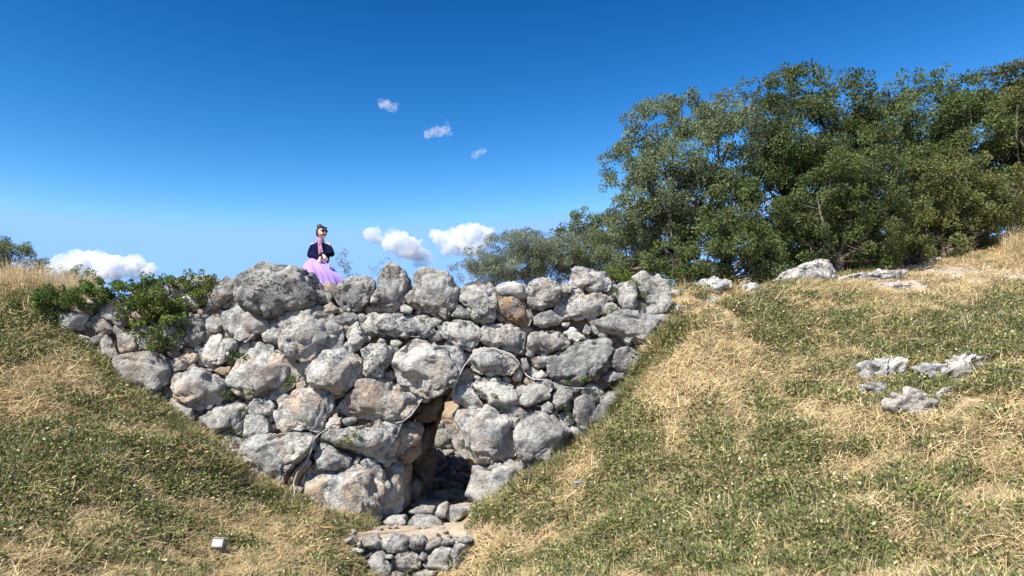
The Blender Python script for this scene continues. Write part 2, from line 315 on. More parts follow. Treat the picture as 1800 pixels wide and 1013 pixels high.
# outline, lichen, warmth, brightness
WALL = [
 ('A', [(80,385),(160,370),(250,375),(320,385),(300,440),(260,475),(130,480),(80,440)], .2,.1,1.2),
 ('A', [(385,290),(440,272),(520,290),(545,380),(560,450),(510,455),(440,410),(395,370)], .3,.5,.85),
 ('A', [(395,530),(430,505),(465,545),(490,620),(470,660),(400,655),(380,600)], .4,.1,1.0),
 ('A', [(490,500),(560,480),(610,490),(605,580),(510,610),(490,570)], .2,.5,.95),
 ('A', [(612,500),(700,510),(740,560),(730,585),(612,590)], .2,.6,.95),
 ('A', [(480,640),(560,615),(700,600),(780,650),(820,730),(815,790),(760,830),(640,865),(560,850),(500,780),(460,690)], .25,.35,.9),
 ('A', [(800,655),(900,615),(960,610),(965,650),(900,705),(840,728),(805,690)], .2,.8,1),
 ('A', [(800,790),(840,740),(960,710),(1080,730),(1140,780),(1140,850),(1080,910),(980,940),(900,910),(830,870)], .2,.5,1.1),
 ('A', [(985,600),(1040,520),(1090,505),(1140,545),(1160,620),(1120,670),(1040,690),(970,690)], .2,.2,1.05),
 ('A', [(1025,410),(1060,370),(1100,385),(1115,440),(1090,490),(1040,490),(1020,450)], .2,.7,1),
 ('A', [(880,430),(960,400),(1030,400),(1010,520),(960,580),(890,570)], .3,.3,.8),
 ('A', [(1000,330),(1060,230),(1130,160),(1200,190),(1195,260),(1130,310),(1060,370),(1000,380)], .5,.5,.8),
 ('A', [(1060,715),(1110,690),(1165,690),(1160,740),(1100,740)], .2,.8,.9),
 ('A', [(800,870),(850,900),(930,940),(945,1010),(850,1013),(800,920)], .2,.7,.9),
 ('A', [(900,705),(950,675),(965,700),(920,720)], .2,.9,.8),
 ('A', [(560,460),(660,440),(880,440),(880,590),(760,590),(700,505),(600,480)], .3,.4,.75),
 ('A', [(330,400),(380,380),(440,430),(480,490),(420,500),(340,470)], .3,.4,.8),
 ('B', [(125,240),(150,180),(230,130),(290,95),(350,105),(380,125),(480,110),(560,150),(620,220),(690,265),(670,310),(560,340),(440,370),(310,380),(220,340),(130,300)], 1,.05,.8),
 ('B', [(30,360),(100,320),(200,340),(290,390),(320,450),(240,520),(190,550),(120,530),(60,470)], .3,.25,.9),
 ('B', [(270,500),(330,465),(385,490),(385,530),(340,555),(280,540)], .3,.1,1.1),
 ('B', [(380,560),(390,480),(360,410),(400,370),(500,350),(600,355),(680,390),(740,450),(745,520),(700,580),(620,620),(580,650),(480,640),(410,610)], .55,.45,.95),
 ('B', [(700,265),(750,200),(830,165),(900,155),(940,185),(930,260),(890,320),(840,365),(760,350),(715,310)], .95,.1,.72),
 ('B', [(935,250),(960,170),(990,110),(1040,95),(1120,130),(1140,190),(1120,270),(1090,330),(1040,360),(960,350),(935,310)], .9,.15,.85),
 ('C', [(115,270),(180,210),(190,120),(240,100),(340,130),(380,160),(385,200),(425,230),(420,310),(370,400),(340,405),(280,385),(190,350),(130,310)], .65,.25,.82),
 ('B', [(700,395),(760,360),(830,380),(845,405),(800,430),(740,450),(710,430)], .5,.1,.9),
 ('B', [(870,430),(900,370),(1000,365),(1200,385),(1260,395),(1300,440),(1300,490),(1240,520),(1140,525),(1000,520),(900,515),(870,480)], .85,.1,1.05),
 ('B', [(775,500),(800,450),(840,430),(870,480),(880,540),(860,590),(820,600),(790,570)], .8,.3,1.05),
 ('B', [(860,590),(920,560),(1000,560),(1050,600),(1030,680),(980,740),(900,765),(860,740),(870,660)], .75,.1,1.05),
 ('B', [(530,740),(570,670),(640,610),(740,585),(820,610),(860,650),(840,710),(790,790),(720,840),(640,830),(560,790)], .75,.25,1.08),
 ('B', [(80,730),(130,650),(200,590),(250,540),(330,560),(390,620),(450,650),(500,700),(490,760),(440,820),(380,850),(300,870),(200,890),(110,850),(75,790)], .3,.45,1.08),
 ('B', [(490,665),(530,650),(560,680),(540,725),(510,715)], .4,.1,1),
 ('B', [(190,930),(230,880),(290,870),(340,920),(320,970),(260,1000),(200,975)], .5,.1,1.1),
 ('B', [(470,790),(520,770),(540,800),(500,830),(475,820)], .2,.8,1),
 ('B', [(805,750),(850,700),(870,750),(860,780),(810,785)], .6,.3,.95),
 ('B', [(590,345),(680,305),(730,350),(700,380),(640,375)], .2,.5,.85),
 ('B', [(1090,335),(1120,320),(1165,350),(1150,375),(1095,365)], .3,.2,.95),
 ('B', [(1275,400),(1320,390),(1340,420),(1310,455),(1285,440)], .1,.6,1.2),
 ('B', [(1030,540),(1070,525),(1110,545),(1080,570),(1040,570)], .2,.4,1.1),
 ('B', [(10,540),(60,520),(130,545),(110,600),(60,600)], .2,.4,1),
 ('C', [(430,250),(450,190),(520,175),(600,190),(630,240),(635,340),(630,410),(570,435),(510,410),(470,340),(440,300)], .8,.15,.9),
 ('C', [(380,385),(430,320),(480,370),(490,405),(400,400)], .5,.1,.9),
 ('C', [(630,240),(680,195),(760,185),(825,210),(825,290),(770,295),(690,270)], .5,.1,1.05),
 ('C', [(835,230),(870,190),(950,175),(1020,205),(1030,270),(990,320),(930,345),(860,340),(830,300)], .7,.35,1),
 ('C', [(640,320),(700,280),(780,300),(860,340),(870,390),(840,450),(780,440),(710,410),(660,365)], .6,1.3,.7),
 ('C', [(1030,200),(1060,190),(1110,225),(1090,250),(1040,250)], .3,.1,1.1),
 ('C', [(1080,200),(1110,120),(1140,100),(1220,120),(1290,135),(1330,190),(1320,240),(1270,240),(1180,235),(1100,225)], .8,.2,1.1),
 ('C', [(1000,320),(1060,270),(1110,235),(1150,230),(1180,260),(1250,240),(1310,290),(1300,350),(1230,400),(1150,420),(1060,410),(1000,370)], .65,.25,1.1),
 ('C', [(870,400),(920,365),(970,355),(1045,410),(1020,440),(920,460),(880,440)], .4,.1,.95),
 ('C', [(1055,490),(1090,455),(1130,470),(1170,510),(1130,545),(1090,530)], .2,.1,1.2),
 ('C', [(640,380),(680,370),(705,410),(680,430),(645,410)], .2,.3,.9),
 ('C', [(315,460),(350,420),(430,410),(510,435),(550,490),(560,545),(500,595),(420,570),(350,530),(320,495)], .85,.2,1.02),
 ('C', [(570,450),(640,430),(760,435),(810,490),(820,600),(790,620),(700,590),(600,575),(560,530)], .6,.25,.95),
 ('C', [(830,520),(870,480),(960,465),(1040,490),(1090,550),(1050,590),(960,610),(860,620),(830,580)], .5,.2,.9),
 ('C', [(30,690),(60,610),(120,540),(230,535),(300,570),(420,570),(450,640),(440,720),(400,800),(330,850),(240,880),(190,850),(110,790),(40,740)], .3,.2,1.08),
 ('C', [(500,720),(510,600),(560,580),(650,590),(760,640),(780,690),(740,745),(640,740),(540,735)], .65,.15,1),
 ('C', [(745,760),(780,690),(810,720),(800,780),(760,785)], 0,.8,1.15),
 ('C', [(860,650),(920,625),(990,630),(970,680),(900,700),(865,690)], .3,.3,.9),
 ('C', [(950,730),(980,650),(1050,590),(1150,540),(1250,515),(1320,540),(1340,590),(1300,670),(1220,750),(1130,790),(1030,780),(970,760)], .5,.02,.82),
 ('C', [(380,870),(410,780),(440,755),(490,800),(540,860),(565,920),(530,945),(450,940),(400,910)], .4,.4,1.1),
 ('C', [(480,790),(560,765),(650,755),(730,790),(780,850),(785,920),(720,950),(620,930),(570,880),(520,840)], .5,.2,.98),
 ('C', [(795,910),(820,810),(900,780),(970,765),(990,810),(970,870),(900,910),(830,930)], .3,.05,.95),
 ('C', [(860,740),(920,710),(955,750),(900,770),(865,765)], 0,.5,1.3),
 ('C', [(990,860),(1020,825),(1090,830),(1105,880),(1060,930),(1000,950)], .4,.05,1.0),
 ('C', [(795,640),(830,640),(850,700),(810,710)], .2,.3,.9),
 ('C', [(1180,440),(1215,460),(1200,500),(1165,490)], .2,.1,1.1),
 ('C', [(1040,430),(1090,430),(1080,455),(1045,450)], .2,.1,1.1),
 ('C', [(915,930),(960,900),(990,930),(980,970),(930,965)], .3,.1,.95),
 ('D', [(345,270),(370,235),(430,225),(475,270),(480,340),(450,385),(390,385),(360,340)], .7,.1,.85),
 ('D', [(455,200),(520,170),(590,185),(640,220),(655,280),(660,340),(640,395),(600,400),(540,350),(490,300)], .5,.2,.98),
 ('D', [(525,380),(570,355),(605,370),(600,430),(530,415)], .2,.1,1.15),
 ('D', [(210,470),(290,430),(380,400),(470,400),(540,425),(610,420),(650,420),(640,480),(580,575),(520,580),(430,585),(330,540),(230,500)], .3,.1,.95),
 ('D', [(615,540),(640,470),(710,490),(700,515),(650,545)], .2,.1,1.15),
 ('D', [(665,370),(740,360),(760,400),(720,420),(680,410)], .2,.1,1.1),
 ('D', [(700,440),(750,440),(760,470),(710,480)], .2,.1,1.1),
 ('D', [(320,680),(350,630),(420,610),(490,650),(495,700),(440,750),(370,770),(330,730)], .4,.05,.92),
 ('D', [(270,790),(330,740),(400,770),(390,800),(300,815)], .3,.05,.95),
 ('D', [(490,600),(550,590),(585,605),(560,640),(510,635)], 0,.5,1.2),
 ('F', [(1110,330),(1115,220),(1180,180),(1230,220),(1235,300),(1190,390),(1140,380)], .3,.05,.75),
 ('F', [(1235,290),(1270,200),(1350,160),(1400,170),(1360,260),(1330,350),(1280,400),(1240,370)], .5,.35,.95),
 ('E', [(340,270),(430,210),(500,150),(560,145),(640,170),(690,190),(680,270),(650,340),(620,415),(550,405),(460,400),(370,400),(350,340)], .4,.5,.95),
 ('E', [(720,260),(760,180),(830,130),(900,95),(1000,90),(1100,130),(1180,170),(1215,200),(1180,280),(1100,330),(1020,345),(930,330),(820,310),(740,300)], .6,.5,.9),
 ('E', [(650,390),(670,320),(710,295),(735,330),(730,380),(690,400)], .2,.5,1.2),
 ('E', [(135,500),(190,455),(300,420),(420,410),(540,420),(580,440),(560,510),(500,560),(440,660),(370,710),(280,735),(200,680),(150,600)], .4,.5,.92),
 ('E', [(610,440),(680,390),(760,375),(880,360),(1000,340),(1090,345),(1060,430),(1040,540),(1010,590),(930,575),(850,550),(760,520),(660,480)], .75,.35,.92),
 ('E', [(580,570),(590,490),(660,465),(740,520),(800,560),(790,610),(700,625),(620,625)], .35,.05,.95),
 ('E', [(800,590),(840,545),(860,560),(835,610),(800,610)], .3,.2,.95),
 ('E', [(850,580),(890,555),(950,580),(950,610),(860,605)], .3,.5,1.1),
 ('E', [(510,700),(540,620),(640,615),(800,620),(940,610),(985,640),(990,740),(970,860),(960,970),(900,990),(800,960),(700,990),(640,920),(560,820)], .75,.75,.98),
 ('E', [(425,710),(470,620),(540,560),(560,600),(500,660),(480,710)], .2,.9,.95),
 ('E', [(415,760),(450,720),(510,740),(500,780),(440,790)], .2,.7,1.05),
 ('E', [(470,820),(530,805),(570,850),(550,920),(510,925),(480,880)], .4,.5,1.05),
 ('E', [(160,360),(180,305),(260,300),(310,350),(310,400),(220,430),(165,420)], .4,.05,1.0),
 ('E', [(-120,330),(-40,270),(60,245),(160,240),(185,290),(150,330),(140,400),(60,430),(0,425),(-70,390)], .3,.2,.95),
 ('E', [(740,330),(800,310),(840,330),(800,360),(750,365)], .3,.6,1),
 ('F', [(410,330),(430,285),(560,265),(660,290),(740,330),(765,420),(770,540),(720,590),(600,605),(520,600),(490,530),(460,430)], .3,.6,1.1),
 ('F', [(765,380),(790,310),(860,270),(920,270),(980,310),(1050,360),(1090,420),(1040,500),(960,560),(860,570),(800,540),(770,470)], .45,.15,.92),
 ('F', [(475,770),(500,690),(520,615),(620,610),(780,590),(820,640),(800,740),(700,800),(590,850),(540,840)], .3,.4,.98),
 ('F', [(715,340),(750,315),(790,320),(770,380),(740,380)], .3,.2,.95),
 ('F', [(825,610),(880,580),(940,590),(930,640),(860,650)], .2,.5,1.05),
 ('F', [(1015,580),(1050,545),(1080,570),(1070,610),(1030,620)], .3,.1,1.0),
]
bridge = thing("stone_bridge", "ancient bridge of huge rough limestone boulders with a narrow corbelled opening", "bridge", P(790, 930, 15))
BL = np.array(P(790, 930, 15))
def bstone(poly, Y, seed, col, **kw):
    o = stone("stone", poly, Y, None, seed, col, **kw)
    o.parent = bridge; o.location = Vector(o.location)-bridge.location
    return o
polys = []
for i, (rg, pts, li, wa, br) in enumerate(WALL):
    pp = px(rg, pts); polys.append(np.array(pp)); cy = np.mean([b for a, b in pp]); cxx = np.mean([a for a, b in pp])
    Y = Y0(cy)+.12+random.uniform(-.08, .1)+max(0, (cxx-1050)/150)*.25+max(0, (330-cxx)/250)*.15
    bstone(pp, Y, 100+i, (li, wa*1.35, br*random.uniform(.88, 1.16)), back=1.2 if (rg == 'F' and i > 90) else None)
# chink stones wedged into the gaps
outline = np.array([(90,560),(170,525),(330,500),(400,495),(420,500),(560,500),(640,505),(700,490),(800,500),(900,505),(1000,500),(1070,500),(1160,500),(1185,545),(1150,600),(1090,640),(1045,690),(1030,750),(940,815),(860,860),(832,850),(815,790),(802,730),(795,700),(735,703),(700,742),(690,800),(668,900),(640,915),(560,900),(480,850),(420,830),(320,735),(230,690),(180,640)])
def inside(poly, p):
    x, y = p; r = False; n = len(poly); j = n-1
    for i in range(n):
        xi, yi = poly[i]; xj, yj = poly[j]
        if (yi > y) != (yj > y) and x < (xj-xi)*(y-yi)/(yj-yi)+xi: r = not r
        j = i
    return r
SA = np.concatenate(polys); SB = np.concatenate([np.roll(p, -1, 0) for p in polys])
def dist(p):
    e = SB-SA; t = np.clip(((p-SA)*e).sum(1)/np.maximum((e*e).sum(1), 1e-9), 0, 1)
    return np.sqrt((((SA+e*t[:, None])-p)**2).sum(1).min())
cand = []
for _ in range(5200):
    p = np.array([random.uniform(90, 1180), random.uniform(485, 910)])
    if not inside(outline, p) or any((abs(p-q.mean(0)) < 110).all() and inside(q, p) for q in polys): continue
    cand.append((dist(p), tuple(p)))
cand.sort(reverse=True); kept = []
for d, p in cand:
    r = min(d*1.25+2.2, 17)
    if r < 3.6: break
    if all(math.hypot(p[0]-q[0], p[1]-q[1]) > (r+s)*.8 for q, s in kept):
        kept.append((p, r))
    if len(kept) > 150: break
for i, (p, r) in enumerate(kept):
    st = random.uniform(1, 1.45); a0 = random.uniform(-.5, .5)
    pl = []
    for k in range(9):
        t = k/9*2*math.pi; rr = r*random.uniform(.85, 1.15)
        ex, ey = rr*st*math.cos(t), rr/st**.4*math.sin(t)
        pl.append((p[0]+ex*math.cos(a0)-ey*math.sin(a0), p[1]+ex*math.sin(a0)+ey*math.cos(a0)))
    bstone(pl, Y0(p[1])+.22+random.uniform(0, .1), 600+i, (random.uniform(.1, .4), random.uniform(.3, 1.0), random.uniform(.8, 1.1)), back=.3, sub=3)
# passage wall stones (deeper ones coloured darker for shade), lintel undersides and the seat stone behind the parapet
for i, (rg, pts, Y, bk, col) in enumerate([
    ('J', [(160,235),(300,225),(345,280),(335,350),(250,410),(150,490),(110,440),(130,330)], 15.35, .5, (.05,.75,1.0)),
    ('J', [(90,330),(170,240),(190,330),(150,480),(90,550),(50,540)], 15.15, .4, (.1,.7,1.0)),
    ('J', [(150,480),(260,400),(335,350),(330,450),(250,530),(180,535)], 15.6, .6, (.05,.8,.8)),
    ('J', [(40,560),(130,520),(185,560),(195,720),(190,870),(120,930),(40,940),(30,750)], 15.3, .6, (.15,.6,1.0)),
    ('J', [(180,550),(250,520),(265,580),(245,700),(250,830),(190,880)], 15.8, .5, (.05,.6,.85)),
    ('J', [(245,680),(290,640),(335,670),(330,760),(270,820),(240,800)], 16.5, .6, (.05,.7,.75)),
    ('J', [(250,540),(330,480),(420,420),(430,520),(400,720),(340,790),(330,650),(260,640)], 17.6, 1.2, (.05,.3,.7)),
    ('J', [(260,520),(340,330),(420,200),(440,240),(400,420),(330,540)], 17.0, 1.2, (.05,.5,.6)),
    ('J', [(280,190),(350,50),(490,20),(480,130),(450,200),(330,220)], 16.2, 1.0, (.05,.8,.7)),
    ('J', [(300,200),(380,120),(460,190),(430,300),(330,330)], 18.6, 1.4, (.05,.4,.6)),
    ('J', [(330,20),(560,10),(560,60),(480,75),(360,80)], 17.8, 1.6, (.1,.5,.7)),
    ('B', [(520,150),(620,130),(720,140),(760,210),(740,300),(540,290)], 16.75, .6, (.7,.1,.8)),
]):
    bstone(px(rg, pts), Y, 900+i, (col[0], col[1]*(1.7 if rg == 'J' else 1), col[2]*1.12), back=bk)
def prism(poly, front, back, name, mat):
    n = len(poly); vv = [P(a, b, front(b)) for a, b in poly]; w = [np.array([q[0], back, q[2]]) for q in vv]
    f = [list(range(n)), list(range(2*n-1, n-1, -1))]+[[i, i+n, (i+1) % n+n, (i+1) % n] for i in range(n)]
    o = link(name, mesh(name, np.array(vv+w)-BL, f, mat, False), bridge); return o
fr = lambda b: Y0(b)+.42
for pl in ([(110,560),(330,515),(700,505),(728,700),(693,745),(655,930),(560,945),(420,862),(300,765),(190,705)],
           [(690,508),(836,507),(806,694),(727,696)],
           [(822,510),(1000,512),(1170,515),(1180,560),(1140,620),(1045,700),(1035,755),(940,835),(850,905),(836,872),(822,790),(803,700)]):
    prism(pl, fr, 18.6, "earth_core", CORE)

# foot wall, ledge and passage floor
ledge = thing("stone_ledge", "low step of small rough stones with a bare dirt top below the bridge opening", "ledge", P(720, 1000, 13.7))
LL = np.array(P(720, 1000, 13.7))
def lstone(poly, Y, seed, col, **kw):
    o = stone("stone", poly, Y, None, seed, col, **kw); o.parent = ledge; o.location = Vector(o.location)-ledge.location
for i, pts in enumerate([
 [(375,690),(400,640),(500,630),(540,670),(530,740),(440,720)], [(545,730),(570,660),(680,625),(790,650),(795,720),(740,755),(600,745)], [(795,720),(820,640),(900,630),(940,680),(900,745),(820,745)],
 [(935,740),(960,690),(1050,640),(1080,670),(1060,720),(980,745)], [(1085,680),(1130,640),(1220,650),(1200,690),(1110,705)], [(430,840),(460,770),(540,755),(590,800),(640,860),(640,920),(580,950),(500,930)],
 [(655,850),(700,780),(780,760),(860,780),(900,840),(870,890),(780,920),(690,905)], [(925,850),(1000,780),(1080,715),(1150,750),(1165,830),(1130,890),(1050,910),(960,890)], [(1180,780),(1210,680),(1300,680),(1320,740),(1280,850),(1200,890)],
 [(255,745),(300,710),(370,715),(400,740),(350,765),(270,770)], [(880,800),(910,760),(950,790),(930,820)], [(580,790),(650,770),(665,800),(620,820)], [(600,960),(650,925),(740,940),(740,1000),(600,1000)], [(850,940),(930,905),(1030,920),(1040,1000),(850,1000)],
 [(230,650),(290,630),(330,660),(320,690),(250,690)], [(1100,740),(1150,720),(1180,760),(1150,800)], [(330,690),(370,650),(390,700),(360,720)], [(1220,650),(1290,620),(1350,650),(1300,680)]]):
    pts = np.array(pts, float); pts = (pts-pts.mean(0))*1.14+pts.mean(0)-[0, 10 if i < 5 else 0]; lstone(px('G', pts), 13.74+(0 if i < 5 else -.05), 1200+i, (.75, .45, .95), front=.2, back=.3)
for i, (pts, Y, col) in enumerate([
 ([(550,500),(600,460),(740,450),(765,500),(700,530),(600,530)], 14.75, (.1,.7,1)), ([(780,500),(850,440),(980,450),(1090,500),(1050,540),(850,545)], 14.75, (.15,.5,.95)), ([(1025,420),(1050,350),(1110,330),(1145,370),(1120,450),(1060,455)], 14.9, (.1,.6,.95)),
 ([(1120,440),(1150,370),(1320,340),(1345,370),(1280,450),(1180,500)], 14.95, (.05,.6,1.1)), ([(790,400),(870,360),(1010,370),(1020,420),(900,440)], 15.4, (.1,.6,.85)), ([(810,340),(900,300),(1060,320),(1120,350),(1000,380),(860,370)], 16.2, (.1,.6,.8)),
 ([(920,290),(1000,230),(1180,210),(1300,230),(1300,300),(1120,320)], 17.6, (.05,.2,.95))]):
    lstone(px('G', pts), Y, 1300+i, col, back=.6)
top = [(590,950,13.75),(640,944,13.72),(700,945,13.66),(760,945,13.66),(810,946,13.68),(835,944,13.8),(862,935,14.1),(850,915,14.6),(800,918,15.0),(690,922,14.9),(640,928,14.5),(600,940,14.0)]
tv = np.array([P(a, b, y+(.24 if b > 940 else 0)) for a, b, y in top]); n = len(tv); bv = tv.copy(); bv[:, 2] -= 1.0
cv = tv.mean(0)+np.array([0, 0, .03])
link("dirt_fill", mesh("dirt_fill", np.concatenate([tv, bv, [cv]])-LL, [[i, (i+1) % n, 2*n] for i in range(n)]+[[i, i+n, (i+1) % n+n, (i+1) % n] for i in range(n)], DIRT, False), ledge)

for i in range(26):
    a = random.uniform(615, 850); b = random.uniform(926, 944) if i < 16 else random.uniform(955, 1000); rr = random.uniform(2.2, 5.0); Yp = 13.75+(944-b)/20*.75 if i < 16 else 13.72
    lstone([(a+rr*1.3*math.cos(t)*random.uniform(.8, 1.2), b+rr*.7*math.sin(t)*random.uniform(.8, 1.2)) for t in np.linspace(0, 2*math.pi, 8)[:-1]], Yp, 1400+i, (.3, .6, 1.0), front=.06, back=.08, sub=3)
# rubble seen through the opening, shade put into its dull block colour
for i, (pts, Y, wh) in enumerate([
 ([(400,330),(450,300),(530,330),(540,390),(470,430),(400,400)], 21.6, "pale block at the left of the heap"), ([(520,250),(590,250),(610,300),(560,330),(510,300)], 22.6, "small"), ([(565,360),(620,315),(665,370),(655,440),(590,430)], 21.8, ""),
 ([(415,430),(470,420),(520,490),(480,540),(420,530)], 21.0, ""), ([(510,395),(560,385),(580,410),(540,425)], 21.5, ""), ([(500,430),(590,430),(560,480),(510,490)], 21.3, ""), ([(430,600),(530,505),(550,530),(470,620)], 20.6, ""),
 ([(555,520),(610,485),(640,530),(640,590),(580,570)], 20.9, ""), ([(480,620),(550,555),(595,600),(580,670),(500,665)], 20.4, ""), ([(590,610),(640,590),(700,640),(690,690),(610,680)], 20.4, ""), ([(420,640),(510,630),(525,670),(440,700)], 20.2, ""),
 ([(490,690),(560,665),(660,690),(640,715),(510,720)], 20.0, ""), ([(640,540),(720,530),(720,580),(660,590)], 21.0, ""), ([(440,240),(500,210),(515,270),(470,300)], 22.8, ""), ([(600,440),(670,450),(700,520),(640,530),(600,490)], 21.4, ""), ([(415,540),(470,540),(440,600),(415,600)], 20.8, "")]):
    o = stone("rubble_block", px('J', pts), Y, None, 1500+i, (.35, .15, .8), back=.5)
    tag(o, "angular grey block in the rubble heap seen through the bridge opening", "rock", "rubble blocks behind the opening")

for i in range(46):  # filler blocks, shade painted in as a darker, cooler tone
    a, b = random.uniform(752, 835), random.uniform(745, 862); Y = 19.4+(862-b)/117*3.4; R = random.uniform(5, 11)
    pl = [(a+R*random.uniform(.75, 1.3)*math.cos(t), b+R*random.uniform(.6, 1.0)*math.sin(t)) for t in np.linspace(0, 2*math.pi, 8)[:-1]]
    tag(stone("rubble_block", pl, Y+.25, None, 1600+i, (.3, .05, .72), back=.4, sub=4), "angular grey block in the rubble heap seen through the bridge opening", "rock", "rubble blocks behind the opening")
# boulders and outcrops on the slopes
RK = [
 ("boulder", [(1221,510),(1232,494),(1255,490),(1280,494),(1289,501),(1275,513),(1250,524),(1225,526)], 16.4, "rounded pale boulder with a dark hollow under it, on the bank right of the bridge", (.3,.05,1.4)),
 ("rock", [(1234,531),(1252,524),(1268,526),(1256,539),(1240,540)], 16.1, "flat cracked grey rock tucked under the rounded pale boulder", (.3,.1,1.1)),
 ("rock", [(1214,530),(1224,527),(1229,535),(1217,538)], 16.0, "small white stone beside the hollow of the rounded boulder", (.1,.1,1.2)),
 ("rock", [(1298,515),(1309,501),(1327,499),(1354,511),(1360,522),(1330,524),(1303,524)], 16.7, "low ragged rock half buried between the two bank boulders", (.4,.3,1.1)),
 ("boulder", [(1358,495),(1382,478),(1420,462),(1450,458),(1463,470),(1465,490),(1440,502),(1400,506),(1364,508)], 17.2, "long slanting lichen-blotched boulder in front of the dark trees", (.8,.15,1.3)),
 ("rock_slab", [(1470,490),(1520,479),(1585,476),(1590,487),(1560,496),(1500,499)], 18.6, "flat grey rock slab at the foot of the dark trees", (.2,.3,1.35)),
 ("rock_slab", [(1510,507),(1560,498),(1640,500),(1662,508),(1600,516),(1530,517)], 17.6, "flat whitish rock slab in front of the grey slab on the terrace", (.1,.35,1.4)),
 ("rock", [(1618,460),(1635,454),(1652,453),(1653,463),(1625,467)], 20.6, "small white stone under the edge of the trees", (.1,.05,1.1)),
 ("rock", [(1775,427),(1800,422),(1830,425),(1820,440),(1780,438)], 21.5, "pale flat stone by the dry grass tuft at the end of the trees", (.1,.1,1.2)),
 ("rock_outcrop", [(1536,645),(1560,635),(1582,640),(1580,665),(1560,690),(1535,690)], 12.9, "rough grey outcrop poking through the grass, left of the bigger one", (.35,.35,1.25)),
 ("rock_outcrop", [(1640,660),(1690,628),(1740,635),(1748,648),(1700,672),(1660,690),(1640,680)], 12.6, "broad pale outcrop crest on the grassy right slope", (.35,.35,1.25)),
 ("rock_outcrop", [(1580,715),(1610,700),(1650,715),(1676,740),(1660,752),(1610,750),(1585,735)], 11.8, "whitish knobbly outcrop below the broad crest on the right slope", (.35,.35,1.25)),
 ("rock_outcrop", [(1620,705),(1650,690),(1685,695),(1680,712),(1640,722)], 12.1, "pale stony patch joining the broad crest to the knobbly outcrop", (.3,.45,1.2)),
 ("rock_outcrop", [(1690,672),(1725,655),(1745,665),(1720,684),(1695,686)], 12.4, "low cream rock at the lower edge of the broad crest", (.2,.6,1.15)),
 ("rock_outcrop", [(1525,680),(1550,672),(1570,690),(1550,712),(1528,705)], 12.6, "grey rock running down from the left outcrop into the grass", (.5,.2,1.05)),
 ("rock", [(1590,752),(1625,748),(1640,760),(1610,768)], 11.4, "flat bluish stone at the lower tip of the knobbly outcrop", (.2,.05,1.15)),
 ("rock", [(1746,645),(1760,640),(1762,650),(1750,655)], 12.4, "small cream stone at the tip of the broad outcrop crest", (.05,.6,1.2)),
 ("rock", [(1505,700),(1520,692),(1530,700),(1515,712)], 12.5, "small grey rock at the foot of the left outcrop", (.3,.1,1.0)),
 ("rock", [(1037,816),(1047,810),(1060,811),(1057,828),(1040,830)], 13.9, "bluish grey stone standing in grass beside the right foot of the bridge", (.2,.02,1.05)),
 ("rock", [(828,903),(842,896),(853,904),(850,916),(834,917)], 14.0, "white-grey stone in the grass at the right of the ledge", (.2,.1,1.15)),
 ("rock", [(861,910),(872,901),(881,906),(876,920),(864,920)], 13.8, "small dark grey stone in the grass right of the ledge", (.6,.05,.9)),
 ("rock", [(890,945),(905,925),(912,930),(905,948),(895,952)], 13.2, "upright bluish sliver of rock in the straw below the ledge", (.15,.02,1.1)),
 ("rock", [(1182,732),(1190,727),(1197,732),(1190,738)], 13.4, "little white stone in the straw above the black pipe", (.05,.1,1.25)),
 ("rock", [(1405,812),(1418,802),(1428,807),(1420,822),(1408,822)], 11.4, "pale stone in the grass below the black pipe", (.2,.2,1.2)),
 ("rock", [(1434,738),(1442,731),(1450,735),(1445,744)], 12.6, "pale pebble on the grassy slope between the outcrops and pipe", (.1,.2,1.2)),
 ("rock", [(1182,545),(1200,535),(1212,545),(1200,556)], 15.8, "grey-white fallen stone at the right end of the bridge", (.2,.1,1.1)),
 ("rock", [(1270,548),(1286,541),(1294,544),(1284,552)], 15.7, "thin pale stone lying in grass below the rounded boulder", (.1,.1,1.15)),
 ("rock", [(1181,511),(1200,508),(1220,512),(1216,520),(1186,520)], 17.6, "flat cream rock behind the gap right of the bridge", (.1,.5,1.1)),
 ("rock", [(150,873),(165,868),(175,874),(160,881)], 11.8, "small grey stone hidden in the grass of the left slope", (.3,.1,1.0)),
]
rocks_xy = []
def hit(a, b, lo=6.0, hi=40.0):      # layout depth at which the sight line meets the ground
    Y = np.arange(lo, hi, .05); q = np.stack([(a-CX)/FPX*Y, Y, CZ+(HY-b)/FPX*Y], -1)
    k = np.nonzero(q[:, 2] <= terr(q[:, 0], q[:, 1]))[0]
    return Y[k[0]] if len(k) else None
for i, (nm, pl, Y, lab, col) in enumerate(RK):
    if i < 4: pl = [(a, b-2) for a, b in pl]
    xs, ys = np.array(pl).T; hY = hit(xs.mean(), ys.max()-.18*np.ptp(ys))
    if 'outcrop' in nm: pl = [(xs.mean()+(a-xs.mean())*1.45, ys.mean()+(b-ys.mean())*1.35) for a, b in pl]
    if hY is not None and abs(hY-Y) < 4: Y = hY+(.22 if 'outcrop' in nm else .12)
    o = stone(nm, pl, Y, None, 2000+i, col, rough=2.4 if 'outcrop' in nm or 'slab' in nm else 1.2, box=.6, sub=5)
    # seat on the ground
    w = np.ptp(xs)/FPX*Y
    rocks_xy.append((o.location.x/K, o.location.y/K, w*.30))
    tag(o, lab, 'rock' if 'boulder' not in nm else 'boulder', 'loose rocks on the banks')

